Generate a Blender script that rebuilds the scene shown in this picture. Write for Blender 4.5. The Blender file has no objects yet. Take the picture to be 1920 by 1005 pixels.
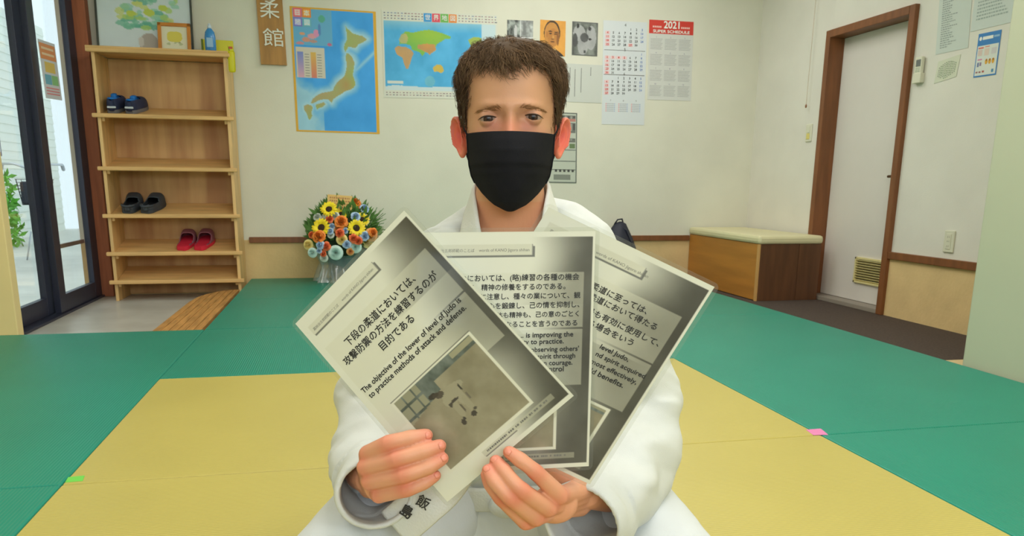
import bpy, bmesh, math, random
import numpy as np
from mathutils import Vector, Matrix

scene = bpy.context.scene
COL = scene.collection

# ------------------------------------------------------------------ camera
CAM_H = 0.70
FPX, CX, CYP = 1440.0, 960.0, 665.0          # focal length and principal point, for a 1920x1005 frame
TILT, YAW, ROLL = 0.2182, 0.2178, -0.0103
_cy, _sy = math.cos(YAW), math.sin(YAW)
_F = np.array([_sy * math.cos(TILT), _cy * math.cos(TILT), -math.sin(TILT)])
_r = np.array([_cy, -_sy, 0.0]); _d = np.cross(_F, _r)
_c, _s = math.cos(ROLL), math.sin(ROLL)
CR = np.array([_c * _r + _s * _d, -_s * _r + _c * _d, _F])
CPOS = np.array([0, 0, CAM_H])

cam_data = bpy.data.cameras.new('camera')
cam = bpy.data.objects.new('camera', cam_data); COL.objects.link(cam)
cam.matrix_world = Matrix(((CR[0][0], -CR[1][0], -CR[2][0], 0), (CR[0][1], -CR[1][1], -CR[2][1], 0),
                           (CR[0][2], -CR[1][2], -CR[2][2], CAM_H), (0, 0, 0, 1)))
cam_data.sensor_width = 36.0; cam_data.sensor_fit = 'HORIZONTAL'
cam_data.lens = FPX / 1920 * 36
cam_data.shift_y = (CYP - 502.5) / 1920
cam_data.clip_start = 0.02; cam_data.clip_end = 200
cam_data.dof.use_dof = True; cam_data.dof.focus_distance = 1.0; cam_data.dof.aperture_fstop = 26
scene.camera = cam

# ------------------------------------------------------------------ view and light
scene.view_settings.view_transform = 'Standard'
scene.view_settings.look = 'None'
scene.view_settings.gamma = 1
scene.view_settings.use_curve_mapping = False
scene.view_settings.exposure = 0.2

world = bpy.data.worlds.new('overcast_sky'); scene.world = world
world.use_nodes = True
bg = world.node_tree.nodes['Background']
bg.inputs[0].default_value = (0.80, 0.93, 1.0, 1); bg.inputs[1].default_value = 1.35

def area(name, loc, rot, sx, sy, power, color=(1, 1, 1), portal=False):
    l = bpy.data.lights.new(name, 'AREA'); l.shape = 'RECTANGLE'; l.size = sx; l.size_y = sy
    l.energy = power; l.color = color
    o = bpy.data.objects.new(name, l); COL.objects.link(o)
    o.location = loc; o.rotation_euler = rot
    if portal: l.cycles.is_portal = True
    return o
CEIL = 2.55
area('ceiling_lamp_light', (0.9, 0.75, CEIL - .06), (0, 0, 0), 1.6, 1.0, 31, (1, .98, .945))
area('ceiling_lamp_light', (0.9, 3.0, CEIL - .06), (0, 0, 0), 1.8, 1.0, 33, (1, .98, .945))
area('ceiling_lamp_light', (1.6, 4.9, CEIL - .06), (0, 0, 0), 1.8, .8, 21, (1, .98, .945))
area('ceiling_lamp_light', (-1.3, 1.6, CEIL - .06), (0, 0, 0), 1.2, 1.2, 16, (1, .98, .945))
# daylight through the window in the wall behind the camera and through the glazed entrance
area('window_daylight', (0.2, -2.35, 1.72), (math.radians(90), 0, 0), 3.0, 1.1, 60, (.90, .97, 1.0))
sun = bpy.data.lights.new('sun', 'SUN'); sun.energy = .5; sun.angle = math.radians(20); sun.color = (1, .98, .92)
so = bpy.data.objects.new('sun', sun); COL.objects.link(so); so.rotation_euler = (math.radians(30), math.radians(-25), 0)

# ------------------------------------------------------------------ pixel / world helpers (used to measure positions)
def ray(x, y): return CR.T @ np.array([(x - CX) / FPX, (y - CYP) / FPX, 1.0])
def atd(x, y, dep): return CPOS + ray(x, y) * dep
def onY(x, y, Y): d = ray(x, y); return CPOS + d * (Y / d[1])
def onX(x, y, X): d = ray(x, y); return CPOS + d * (X / d[0])
def onZ(x, y, z): d = ray(x, y); return CPOS + d * ((z - CAM_H) / d[2])

# ------------------------------------------------------------------ materials
def lin1(c):
    c = c / 255.0
    return c / 12.92 if c <= 0.04045 else ((c + 0.055) / 1.055) ** 2.4
def C3(r, g, b): return (lin1(r), lin1(g), lin1(b))
def C4(r, g, b): return (lin1(r), lin1(g), lin1(b), 1.0)
def linA(a):
    a = np.asarray(a, float) / 255.0
    return np.where(a <= .04045, a / 12.92, ((a + .055) / 1.055) ** 2.4)
_mats = {}
def mat(name, rgb=(200, 200, 200), rough=.6, metal=0.0, var=0.0, vscale=8.0, vstretch=(1, 1, 1), bump=0.0, bscale=60.0,
        bstretch=(1, 1, 1), coat=0.0, spec=.5, emit=0.0, attr=False, sss=0.0, sheen=0.0, detail=4.0, rgb2=None, alpha=1.0, wave=None):
    if name in _mats: return _mats[name]
    m = bpy.data.materials.new(name); m.use_nodes = True
    nt = m.node_tree; N = nt.nodes; L = nt.links
    b = N['Principled BSDF']
    b.inputs['Roughness'].default_value = rough; b.inputs['Metallic'].default_value = metal
    b.inputs['Specular IOR Level'].default_value = spec
    b.inputs['Coat Weight'].default_value = coat; b.inputs['Coat Roughness'].default_value = .06
    if sss:
        b.inputs['Subsurface Weight'].default_value = sss
        b.inputs['Subsurface Radius'].default_value = (1.0, .35, .2); b.inputs['Subsurface Scale'].default_value = .006
    if sheen: b.inputs['Sheen Weight'].default_value = sheen
    if alpha < 1: b.inputs['Alpha'].default_value = alpha
    base = C4(*rgb)
    b.inputs['Base Color'].default_value = base
    tc = N.new('ShaderNodeTexCoord')
    src = None
    if attr:
        a = N.new('ShaderNodeAttribute'); a.attribute_name = 'Col'; src = a.outputs['Color']
    if var > 0 or rgb2:
        mp = N.new('ShaderNodeMapping'); mp.inputs['Scale'].default_value = vstretch
        L.new(tc.outputs['Object'], mp.inputs[0])
        nz = N.new('ShaderNodeTexNoise'); nz.inputs['Scale'].default_value = vscale; nz.inputs['Detail'].default_value = detail
        L.new(mp.outputs[0], nz.inputs[0])
        mx = N.new('ShaderNodeMix'); mx.data_type = 'RGBA'
        rp = N.new('ShaderNodeMapRange'); rp.inputs[1].default_value = .35; rp.inputs[2].default_value = .65
        L.new(nz.outputs[0], rp.inputs[0]); L.new(rp.outputs[0], mx.inputs[0])
        if rgb2:
            mx.inputs[6].default_value = base; mx.inputs[7].default_value = C4(*rgb2)
        elif attr:
            mx.blend_type = 'MULTIPLY'; mx.inputs[0].default_value = 1
            mu = N.new('ShaderNodeMapRange'); mu.inputs[3].default_value = 1 - var; mu.inputs[4].default_value = 1 + var
            L.new(rp.outputs[0], mu.inputs[0])
            for l in list(mx.inputs[0].links): L.remove(l)
            L.new(src, mx.inputs[6]); L.new(mu.outputs[0], mx.inputs[7])
        else:
            mx.inputs[6].default_value = tuple(c * (1 - var) for c in base[:3]) + (1,)
            mx.inputs[7].default_value = tuple(min(1, c * (1 + var)) for c in base[:3]) + (1,)
        src = mx.outputs[2]
    if src: L.new(src, b.inputs['Base Color'])
    if bump > 0:
        mp2 = N.new('ShaderNodeMapping'); mp2.inputs['Scale'].default_value = bstretch
        L.new(tc.outputs['Object'], mp2.inputs[0])
        if wave:
            n2 = N.new('ShaderNodeTexWave'); n2.bands_direction = wave; n2.inputs['Scale'].default_value = bscale
            n2.inputs['Distortion'].default_value = .3
            L.new(mp2.outputs[0], n2.inputs[0])
        else:
            n2 = N.new('ShaderNodeTexNoise'); n2.inputs['Scale'].default_value = bscale; n2.inputs['Detail'].default_value = 3
            L.new(mp2.outputs[0], n2.inputs[0])
        bp = N.new('ShaderNodeBump'); bp.inputs['Strength'].default_value = bump; bp.inputs['Distance'].default_value = .002
        L.new(n2.outputs[0], bp.inputs['Height']); L.new(bp.outputs[0], b.inputs['Normal'])
    if emit:
        b.inputs['Emission Color'].default_value = base; b.inputs['Emission Strength'].default_value = emit
    _mats[name] = m
    return m
def film_mat(name, tint=(1, 1, 1), gloss=.08, rough=.05, diff=0.0):
    m = bpy.data.materials.new(name); m.use_nodes = True
    nt = m.node_tree; N = nt.nodes; L = nt.links
    N.remove(N['Principled BSDF']); out = N['Material Output']
    t = N.new('ShaderNodeBsdfTransparent'); t.inputs[0].default_value = (*tint, 1)
    g = N.new('ShaderNodeBsdfGlossy'); g.inputs['Roughness'].default_value = rough
    mx = N.new('ShaderNodeMixShader'); lw = N.new('ShaderNodeLayerWeight'); lw.inputs[0].default_value = .5
    pw = N.new('ShaderNodeMath'); pw.operation = 'POWER'; pw.inputs[1].default_value = 5
    mm = N.new('ShaderNodeMath'); mm.operation = 'MULTIPLY_ADD'; mm.inputs[1].default_value = .8; mm.inputs[2].default_value = gloss; mm.use_clamp = True
    L.new(lw.outputs['Facing'], pw.inputs[0]); L.new(pw.outputs[0], mm.inputs[0]); L.new(mm.outputs[0], mx.inputs[0])
    L.new(t.outputs[0], mx.inputs[1]); L.new(g.outputs[0], mx.inputs[2])
    last = mx
    if diff:
        d = N.new('ShaderNodeBsdfDiffuse'); d.inputs[0].default_value = (.85, .9, .88, 1)
        m2 = N.new('ShaderNodeMixShader'); m2.inputs[0].default_value = diff
        L.new(mx.outputs[0], m2.inputs[1]); L.new(d.outputs[0], m2.inputs[2]); last = m2
    L.new(last.outputs[0], out.inputs[0])
    return m

# ------------------------------------------------------------------ mesh builder
class MB:
    def __init__(s): s.v = []; s.f = []; s.c = []
    def add(s, V, F, col=None):
        o = len(s.v); s.v += [tuple(p) for p in V]; s.f += [tuple(i + o for i in f) for f in F]
        s.c += [col or (1, 1, 1)] * len(V)
        return s
    def box(s, lo, hi, bev=0.0, M=None, col=None):
        bm = bmesh.new(); bmesh.ops.create_cube(bm, size=1)
        sz = [hi[i] - lo[i] for i in range(3)]; ce = [(hi[i] + lo[i]) / 2 for i in range(3)]
        for v in bm.verts: v.co = Vector([v.co[i] * sz[i] for i in range(3)])
        if bev: bmesh.ops.bevel(bm, geom=bm.edges[:], offset=bev, segments=2, profile=.5, affect='EDGES')
        for v in bm.verts:
            v.co = v.co + Vector(ce)
            if M is not None: v.co = M @ v.co
        bm.verts.index_update()
        V = [v.co[:] for v in bm.verts]; F = [[v.index for v in f.verts] for f in bm.faces]; bm.free()
        return s.add(V, F, col)
    def rings(s, R, cap0=True, cap1=True, closed=True, col=None):
        n = len(R[0]); V = [p for r in R for p in r]; F = []
        m = n if closed else n - 1
        for i in range(len(R) - 1):
            for j in range(m):
                k = (j + 1) % n
                F.append((i * n + j, i * n + k, (i + 1) * n + k, (i + 1) * n + j))
        if cap0: F.append(tuple(reversed(range(n))))
        if cap1: F.append(tuple((len(R) - 1) * n + j for j in range(n)))
        return s.add(V, F, col)
    def tube(s, P, rad, n=10, cap=True, flat=None, round_end=False, col=None):
        P = [np.array(p, float) for p in P]
        if not hasattr(rad, '__len__'): rad = [rad] * len(P)
        rad = list(rad)
        if round_end:
            d = P[-1] - P[-2]; d = d / np.linalg.norm(d); r = rad[-1]; e = P[-1]
            for a in (30, 55, 75, 88):
                P.append(e + d * r * math.sin(math.radians(a))); rad.append(r * math.cos(math.radians(a)))
            d = P[0] - P[1]; d = d / np.linalg.norm(d); r = rad[0]; e = P[0]
            for a in (30, 55, 75, 88):
                P.insert(0, e + d * r * math.sin(math.radians(a))); rad.insert(0, r * math.cos(math.radians(a)))
        T = []
        for i in range(len(P)):
            a = P[max(i - 1, 0)]; b = P[min(i + 1, len(P) - 1)]; t = b - a; T.append(t / (np.linalg.norm(t) + 1e-12))
        u = np.cross(T[0], [0, 0, 1.0])
        if np.linalg.norm(u) < .1: u = np.cross(T[0], [0, 1.0, 0])
        R = []
        for i in range(len(P)):
            u = u - T[i] * (u @ T[i]); u /= np.linalg.norm(u); w = np.cross(T[i], u)
            fx, fy = (1, 1) if flat is None else flat
            R.append([P[i] + rad[i] * (fx * math.cos(2 * math.pi * k / n) * u + fy * math.sin(2 * math.pi * k / n) * w) for k in range(n)])
        return s.rings(R, cap, cap, col=col)
    def lathe(s, prof, n=24, M=None, cap0=True, cap1=True, col=None):
        R = []
        for r, z in prof:
            q = [Vector((r * math.cos(2 * math.pi * k / n), r * math.sin(2 * math.pi * k / n), z)) for k in range(n)]
            R.append([(M @ p if M is not None else p)[:] for p in q])
        return s.rings(R, cap0, cap1, col=col)
    def ball(s, c, r, M=None, nu=12, nv=8, col=None):
        if not hasattr(r, '__len__'): r = (r, r, r)
        R = []
        for i in range(nv + 1):
            a = math.pi * i / nv; a = min(max(a, .03), math.pi - .03)
            q = [Vector((r[0] * math.sin(a) * math.cos(2 * math.pi * k / nu), r[1] * math.sin(a) * math.sin(2 * math.pi * k / nu), -r[2] * math.cos(a))) for k in range(nu)]
            R.append([((M @ p if M is not None else p) + Vector(c))[:] for p in q])
        return s.rings(R, col=col)
    def grid(s, P, closed_u=False, col=None):
        nv, nu = len(P), len(P[0]); V = [p for r in P for p in r]; F = []
        for i in range(nv - 1):
            for j in range(nu if closed_u else nu - 1):
                k = (j + 1) % nu; F.append((i * nu + j, i * nu + k, (i + 1) * nu + k, (i + 1) * nu + j))
        return s.add(V, F, col)
    def build(s, name, m, parent=None, smooth=False, colors=False, base=True, label=None, mods=None):
        V = np.array(s.v, float)
        if parent is None and base and len(V):
            lo, hi = V.min(0), V.max(0); org = np.array([(lo[0] + hi[0]) / 2, (lo[1] + hi[1]) / 2, lo[2]])
        else: org = np.zeros(3)
        me = bpy.data.meshes.new(name); me.from_pydata((V - org).tolist(), [], s.f)
        me.materials.append(m)
        if smooth is True: me.polygons.foreach_set('use_smooth', [True] * len(me.polygons))
        if colors:
            a = me.color_attributes.new('Col', 'FLOAT_COLOR', 'POINT')
            cc = np.ones((len(s.v), 4)); cc[:, :3] = np.array(s.c); a.data.foreach_set('color', cc.ravel())
        o = bpy.data.objects.new(name, me); COL.objects.link(o); o.location = org
        if parent is not None: o.parent = parent
        if label: o['label'] = label
        if smooth == 'auto':
            md = o.modifiers.new('edges', 'EDGE_SPLIT'); md.split_angle = math.radians(40)
            me.polygons.foreach_set('use_smooth', [True] * len(me.polygons))
        return o
def raw_obj(name, V, F, m, parent=None, cols=None, smooth=False, org=None):
    me = bpy.data.meshes.new(name)
    V = np.asarray(V, float)
    if org is not None: V = V - np.asarray(org)
    me.from_pydata(V.tolist(), [], [tuple(f) for f in F]); me.materials.append(m)
    if cols is not None:
        a = me.color_attributes.new('Col', 'FLOAT_COLOR', 'POINT'); cc = np.ones((len(V), 4)); cc[:, :3] = cols
        a.data.foreach_set('color', cc.ravel())
    if smooth: me.polygons.foreach_set('use_smooth', [True] * len(me.polygons))
    o = bpy.data.objects.new(name, me); COL.objects.link(o)
    if org is not None: o.location = tuple(org)
    if parent is not None: o.parent = parent
    return o
def tag(o, label, cat, group=None):
    o['label'] = label; o['category'] = cat
    if group: o['group'] = group
    return o
def struct(o): o['kind'] = 'structure'; return o
def thing(name, label, cat, loc=(0, 0, 0), rotz=0.0, group=None):
    o = bpy.data.objects.new(name, None); COL.objects.link(o); o.empty_display_size = .05
    o.location = loc; o.rotation_euler = (0, 0, rotz)
    return tag(o, label, cat, group)
def dup(root, loc, rotz=None, label=None):
    r = root.copy(); COL.objects.link(r); r.location = loc
    if rotz is not None: r.rotation_euler = (0, 0, rotz)
    if label: r['label'] = label
    for ch in list(root.children):
        c = ch.copy(); COL.objects.link(c); c.parent = r
        for g in ch.children:
            d = g.copy(); COL.objects.link(d); d.parent = c
    return r

# ------------------------------------------------------------------ lettering: outlines of the built-in font as flat polygons
_txt = {}
def glyphs(s, res=3):
    k = (s, res)
    if k not in _txt:
        cu = bpy.data.curves.new('t', 'FONT'); cu.body = s; cu.size = 1; cu.resolution_u = res; cu.fill_mode = 'BOTH'
        o = bpy.data.objects.new('t', cu); COL.objects.link(o)
        bpy.context.view_layer.update()
        dg = bpy.context.evaluated_depsgraph_get()
        me = o.evaluated_get(dg).to_mesh()
        V = np.array([v.co[:2] for v in me.vertices]) if len(me.vertices) else np.zeros((0, 2))
        F = [tuple(p.vertices) for p in me.polygons]
        o.evaluated_get(dg).to_mesh_clear()
        bpy.data.objects.remove(o); bpy.data.curves.remove(cu)
        _txt[k] = (V, F)
    return _txt[k]
class Ink:
    """letters and marks laid on a surface; positions are (u, v) in metres, u to the right, v downwards"""
    def __init__(s): s.v = []; s.f = []; s.c = []; s.z = []; s.bb = []
    def _layer(s, pts):
        a = np.asarray(pts); lo, hi = a.min(0), a.max(0); k = 0
        for l, h, q in s.bb:
            if l[0] < hi[0] and h[0] > lo[0] and l[1] < hi[1] and h[1] > lo[1]: k = max(k, q + 1)
        s.bb.append((lo, hi, k)); s.z += [k] * len(a)
    def poly(s, pts, col):
        s._layer(pts); o = len(s.v); s.v += [tuple(p) for p in pts]; s.f.append(tuple(range(o, o + len(pts)))); s.c += [col] * len(pts)
    def rect(s, u0, v0, u1, v1, col): s.poly([(u0, v0), (u1, v0), (u1, v1), (u0, v1)], col)
    def frame(s, u0, v0, u1, v1, t, col):
        s.rect(u0, v0, u1, v0 + t, col); s.rect(u0, v1 - t, u1, v1, col); s.rect(u0, v0 + t, u0 + t, v1 - t, col); s.rect(u1 - t, v0 + t, u1, v1 - t, col)
    def disc(s, u, v, ru, rv, col, n=16): s.poly([(u + ru * math.cos(2 * math.pi * k / n), v + rv * math.sin(2 * math.pi * k / n)) for k in range(n)], col)
    def text(s, t, u0, v0, width=None, size=None, col=(0, 0, 0), bold=0.0, center=False, res=3, angle=0.0, shear=0.0, height=None):
        V, F = glyphs(t, res)
        if not len(V): return
        lo, hi = V.min(0), V.max(0)
        kx = ky = size if size else width / (hi[0] - lo[0])
        if size and width: kx = width / (hi[0] - lo[0]); ky = size
        if height: ky = height / (hi[1] - lo[1])
        off = lo[0] if not center else (lo[0] + hi[0]) / 2
        x = (V[:, 0] - off) * kx; y = V[:, 1] * ky; x = x + shear * y
        ca, sa = math.cos(angle), math.sin(angle)
        for dx, dy in (((0, 0), (bold, 0), (bold / 2, bold * .6), (bold / 2, -bold * .6)) if bold else ((0, 0),)):
            o = len(s.v); q = [(u0 + (a + dx * kx) * ca - (b + dy * ky) * sa, v0 - (a + dx * kx) * sa - (b + dy * ky) * ca) for a, b in zip(x, y)]
            s._layer(q); s.v += q
            s.f += [tuple(i + o for i in f) for f in F]; s.c += [col] * len(V)
    def build(s, name, fn, m, parent=None):
        if not s.v: return None
        return raw_obj(name, [fn(u, v, z) for (u, v), z in zip(s.v, s.z)], s.f, m, parent, np.array(s.c))
M_INK = mat('printed_ink', attr=True, rough=.55)
M_PRINT = mat('printed_paper', attr=True, rough=.6)
M_GLOSSPRINT = mat('laminated_print', attr=True, rough=.5, coat=1.0)
def inpoly(X, Y, poly):
    r = np.zeros(X.shape, bool); n = len(poly)
    for i in range(n):
        x0, y0 = poly[i]; x1, y1 = poly[(i + 1) % n]
        if y0 == y1: continue
        c = ((y0 > Y) != (y1 > Y)) & (X < (x1 - x0) * (Y - y0) / (y1 - y0) + x0)
        r ^= c
    return r
def vnoise(X, Y, seed=0, oct=4, scale=4.0):
    rs = np.random.RandomState(seed); out = np.zeros(X.shape); amp = 1.0; tot = 0
    for o in range(oct):
        n = 64; g = rs.rand(n, n); x = X * scale; y = Y * scale
        xi = np.floor(x).astype(int); yi = np.floor(y).astype(int); fx = x - xi; fy = y - yi
        fx = fx * fx * (3 - 2 * fx); fy = fy * fy * (3 - 2 * fy)
        a = g[xi % n, yi % n]; b = g[(xi + 1) % n, yi % n]; c = g[xi % n, (yi + 1) % n]; d = g[(xi + 1) % n, (yi + 1) % n]
        out += amp * ((a * (1 - fx) + b * fx) * (1 - fy) + (c * (1 - fx) + d * fx) * fy); tot += amp; amp *= .5; scale *= 2
    return out / tot
class Poster:
    """a printed sheet: front grid with printed colours, real thickness, ink marks as a child part"""
    def __init__(s, name, label, cat, fn, W, H, nu, nv, cfn, group=None, thick=.0008, m=None, parent=None):
        s.fn = fn; s.W = W; s.H = H
        U, V = np.meshgrid(np.linspace(0, W, nu), np.linspace(0, H, nv))
        col = cfn(U / W, V / H) if callable(cfn) else np.broadcast_to(np.array(cfn, float), U.shape + (3,))
        col = linA(col).reshape(-1, 3)
        front = np.array([fn(u, v, thick) for u, v in zip(U.ravel(), V.ravel())])
        back = np.array([fn(u, v, 0.0) for u, v in zip(U.ravel(), V.ravel())])
        n = nu * nv; F = []
        idx = np.arange(n).reshape(nv, nu)
        q = np.stack([idx[:-1, :-1], idx[1:, :-1], idx[1:, 1:], idx[:-1, 1:]], -1).reshape(-1, 4)
        rim = list(idx[0, :]) + list(idx[1:, -1]) + list(idx[-1, -2::-1]) + list(idx[-2:0:-1, 0])
        F = [tuple(x) for x in q] + [tuple(x[::-1] + n) for x in q]
        for k in range(len(rim)):
            a, b = rim[k], rim[(k + 1) % len(rim)]; F.append((a, b, b + n, a + n))
        Vv = np.concatenate([front, back]); cc = np.concatenate([col, np.tile(linA([235, 235, 225]), (n, 1))])
        s.org = back.mean(0) if parent is None else None
        s.o = raw_obj(name, Vv, F, m or M_PRINT, parent, cc, org=s.org)
        if label: tag(s.o, label, cat, group)
        s.ink = Ink(); s.thick = thick
    def done(s, name='printing', lift=.0006, step=.0005):
        org = s.org if s.org is not None else np.zeros(3)
        return s.ink.build(name, lambda u, v, z: np.array(s.fn(u, v, s.thick + lift + step * z)) - org, M_INK, s.o)
def wall_fn(TL, TR, BL, n):
    """surface of a sheet hung on a wall, from its top-left, top-right and bottom-left corners"""
    TL, TR, BL, n = [np.array(a, float) for a in (TL, TR, BL, n)]
    W = np.linalg.norm(TR - TL); H = np.linalg.norm(BL - TL); eu = (TR - TL) / W; ev = (BL - TL) / H
    return (lambda u, v, o=0.0: TL + eu * u + ev * v + n * o), W, H
# ================================================================== THE ROOM
XL, XR, YB, YF = -1.69, 3.32, 5.95, -2.2
M_WALL = mat('plaster_wall', (224, 221, 204), .85, var=.03, vscale=3, bump=.25, bscale=160)
M_WALLR = mat('plaster_wall_pale', (227, 223, 212), .85, var=.03, vscale=3, bump=.25, bscale=160)
M_WAINS = mat('stucco_beige', (222, 192, 138), .9, var=.05, vscale=6, bump=.9, bscale=45)
M_CEIL = mat('ceiling_white', (235, 232, 220), .9)
M_BROWN = mat('brown_wood_trim', (128, 78, 42), .5, var=.14, vscale=6, vstretch=(4, 4, .5))
M_REDWOOD = mat('reddish_wood_post', (170, 98, 64), .5, var=.15, vscale=7, vstretch=(5, 5, .4))
M_TILE = mat('entrance_tile', (205, 200, 190), .35, var=.08, vscale=4, rgb2=(188, 182, 172))
M_CARPET = mat('dark_carpet', (74, 60, 52), .95, var=.2, vscale=90, bump=.4, bscale=300)
M_PILR = mat('pillar_paint', (186, 190, 164), .7, var=.02, vscale=2)
M_PILL = mat('beige_wall_end', (232, 208, 150), .8, var=.03, vscale=3)
M_ALU = mat('dark_aluminium', (52, 56, 76), .4, metal=.3)
M_STEPWOOD = mat('step_plank', (196, 142, 80), .45, var=.22, vscale=9, vstretch=(6, .6, 6))
M_GLASS = film_mat('door_glass', (.97, 1, .99), .07, .01)

def slab(name, lo, hi, m, bev=0): return struct(MB().box(lo, hi, bev).build(name, m))
slab('floor', (-2.72, YF, -.30), (2.46, 3.885, -.045), mat('sub_floor', (120, 110, 95), .8))
slab('floor', (-.70, 3.885, -.30), (2.46, YB, -.045), mat('sub_floor'))
slab('floor_entrance', (XL - .05, 3.885, -.30), (-.70, YB, -.10), M_TILE)
slab('floor_carpet', (2.46, 2.86, -.30), (XR + .3, YB, -.08), M_CARPET)
slab('floor_landing', (2.46, YF, -.30), (XR + .3, 2.86, -.05), mat('pale_floor_board', (222, 196, 146), .6, var=.06, vscale=5))
slab('ceiling', (-2.9, YF - .1, CEIL), (XR + .3, YB + .15, CEIL + .1), M_CEIL)
RAIL = .283
slab('wall_back', (XL - .1, YB, RAIL), (XR + .15, YB + .12, CEIL), M_WALL)
slab('wall_back_lower', (XL - .1, YB - .004, -.3), (XR + .15, YB + .12, RAIL), M_WAINS)
slab('trim_1', (-.66, YB - .024, RAIL - .02), (2.80, YB - .002, RAIL + .022), M_BROWN, .003)
# right wall with the door opening
DY0, DY1, DZ = 4.20, 4.985, 1.715
slab('wall_right', (XR, DY1, -.3), (XR + .12, YB, CEIL), M_WALLR)
slab('wall_right', (XR, 2.55, RAIL), (XR + .12, DY0, CEIL), M_WALLR)
slab('wall_right', (XR, DY0, DZ), (XR + .12, DY1, CEIL), M_WALLR)
slab('wall_right_lower', (XR - .004, 2.55, -.3), (XR + .12, DY0, RAIL), M_WAINS)
slab('trim_2', (XR - .024, 2.62, RAIL - .01), (XR - .003, DY0 - .03, RAIL + .034), M_BROWN, .003)
slab('wall_right_end', (2.62, 2.50, -.3), (XR + .12, 2.55, CEIL), M_WALLR)
slab('wall_right_pillar', (2.465, 2.29, -.30), (2.80, 2.60, CEIL), M_PILR, .008)
slab('wall_right_front', (2.60, YF, -.3), (2.72, 2.29, CEIL), mat('cream_wall', (228, 214, 160), .8))
# left side
slab('wall_left_front', (-2.84, -1.66, -.3), (-2.72, 3.90, CEIL), M_PILL)
slab('wall_left_front', (-2.84, YF, .64), (-2.72, -1.66, CEIL), M_PILL)
slab('wall_left_front', (-2.84, YF, -.3), (-2.72, -1.66, .14), M_PILL)
w2 = MB()
for lo, hi in (((-2.80, YF, .14), (-2.76, -1.66, .17)), ((-2.80, YF, .61), (-2.76, -1.66, .64)), ((-2.80, -1.69, .17), (-2.76, -1.66, .61))): w2.box(lo, hi)
struct(w2.build('window_2', M_ALU))
slab('wall_left_end', (-2.72, 3.887, -.3), (-1.475, 3.955, CEIL), M_PILL, .004)
slab('wall_left', (XL - .12, 3.955, 2.02), (XL + .02, YB, CEIL), M_WALL)
slab('wall_left_sill', (XL - .14, 3.955, -.3), (XL - .02, YB, -.10), mat('concrete_sill', (150, 148, 140), .8))
slab('trim_3', (XL - .012, 5.862, -.10), (XL + .105, YB - .002, CEIL), M_REDWOOD, .004)
# wall behind the camera, with its window
slab('wall_front', (-2.84, YF - .1, -.3), (-1.3, YF, CEIL), M_WALL)
slab('wall_front', (1.7, YF - .1, -.3), (XR + .12, YF, CEIL), M_WALL)
slab('wall_front', (-1.3, YF - .1, -.3), (1.7, YF, 1.18), M_WALL)
slab('wall_front', (-1.3, YF - .1, 2.25), (1.7, YF, CEIL), M_WALL)
w1 = MB()
for x in (-1.3, -.32, .66, 1.65): w1.box((x, YF - .07, 1.18), (x + .05, YF - .03, 2.25))
for z in (1.18, 2.2): w1.box((-1.3, YF - .065, z), (1.7, YF - .035, z + .05))
struct(w1.build('window_1', M_ALU))

# --- inner door in the right wall
d1 = bpy.data.objects.new('door_1', None); COL.objects.link(d1); struct(d1); d1.location = (XR, (DY0 + DY1) / 2, -.08)
oy, oz = (DY0 + DY1) / 2, -.08
def dl(lo, hi): return (lo[0], lo[1] - oy, lo[2] - oz), (hi[0], hi[1] - oy, hi[2] - oz)
f = MB()
for lo, hi in (((-.03, DY0 - .035, -.08), (.14, DY0 + .012, DZ + .03)), ((-.03, DY1 - .012, -.08), (.14, DY1 + .035, DZ + .03)),
               ((-.032, DY0 + .012, DZ - .02), (.14, DY1 - .012, DZ + .03))):
    f.box(*dl(lo, hi), .004)
f.build('door_frame', M_BROWN, d1)
MB().box(*dl((.085, DY0 + .012, -.05), (.12, DY1 - .012, DZ - .02)), .003).build('door_panel', mat('white_door_panel', (222, 216, 208), .6, var=.02, vscale=3), d1, label='off-white flush door panel')
MB().box(*dl((-.02, DY0 + .012, -.08), (.14, DY1 - .012, -.052)), .003).build('threshold', mat('threshold_grey', (150, 140, 128), .5), d1, label='grey threshold strip')
g = MB(); ga, gb, gz0, gz1 = 4.235, 4.60, .075, .245
g.box(*dl((.070, ga, gz0), (.086, gb, gz0 + .012))); g.box(*dl((.070, ga, gz1 - .012), (.086, gb, gz1)))
g.box(*dl((.070, ga, gz0), (.086, ga + .012, gz1))); g.box(*dl((.070, gb - .012, gz0), (.086, gb, gz1)))
MV = mat('cream_vent_plastic', (226, 212, 150), .5)
vent = g.build('vent_grille', MV, d1, label='cream slatted vent grille')
s_ = MB()
for k in range(9):
    z = gz0 + .016 + k * .0165
    M = Matrix.Translation((.078, 0, z - oz)) @ Matrix.Rotation(math.radians(35), 4, 'Y')
    s_.box((-.009, ga + .012 - oy, -.0015), (.009, gb - .012 - oy, .0015), M=M)
s_.build('slats', MV, vent)
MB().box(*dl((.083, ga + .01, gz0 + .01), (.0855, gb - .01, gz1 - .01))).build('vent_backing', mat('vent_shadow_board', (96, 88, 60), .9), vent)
h = MB(); h.tube([(.085, 4.245 - oy, .775 - oz), (.045, 4.245 - oy, .775 - oz)], .011, 12); h.tube([(.045, 4.238 - oy, .775 - oz), (.045, 4.33 - oy, .772 - oz)], .009, 12)
h.build('door_handle', mat('aged_brass', (112, 84, 52), .35, metal=.8), d1, True)

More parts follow.
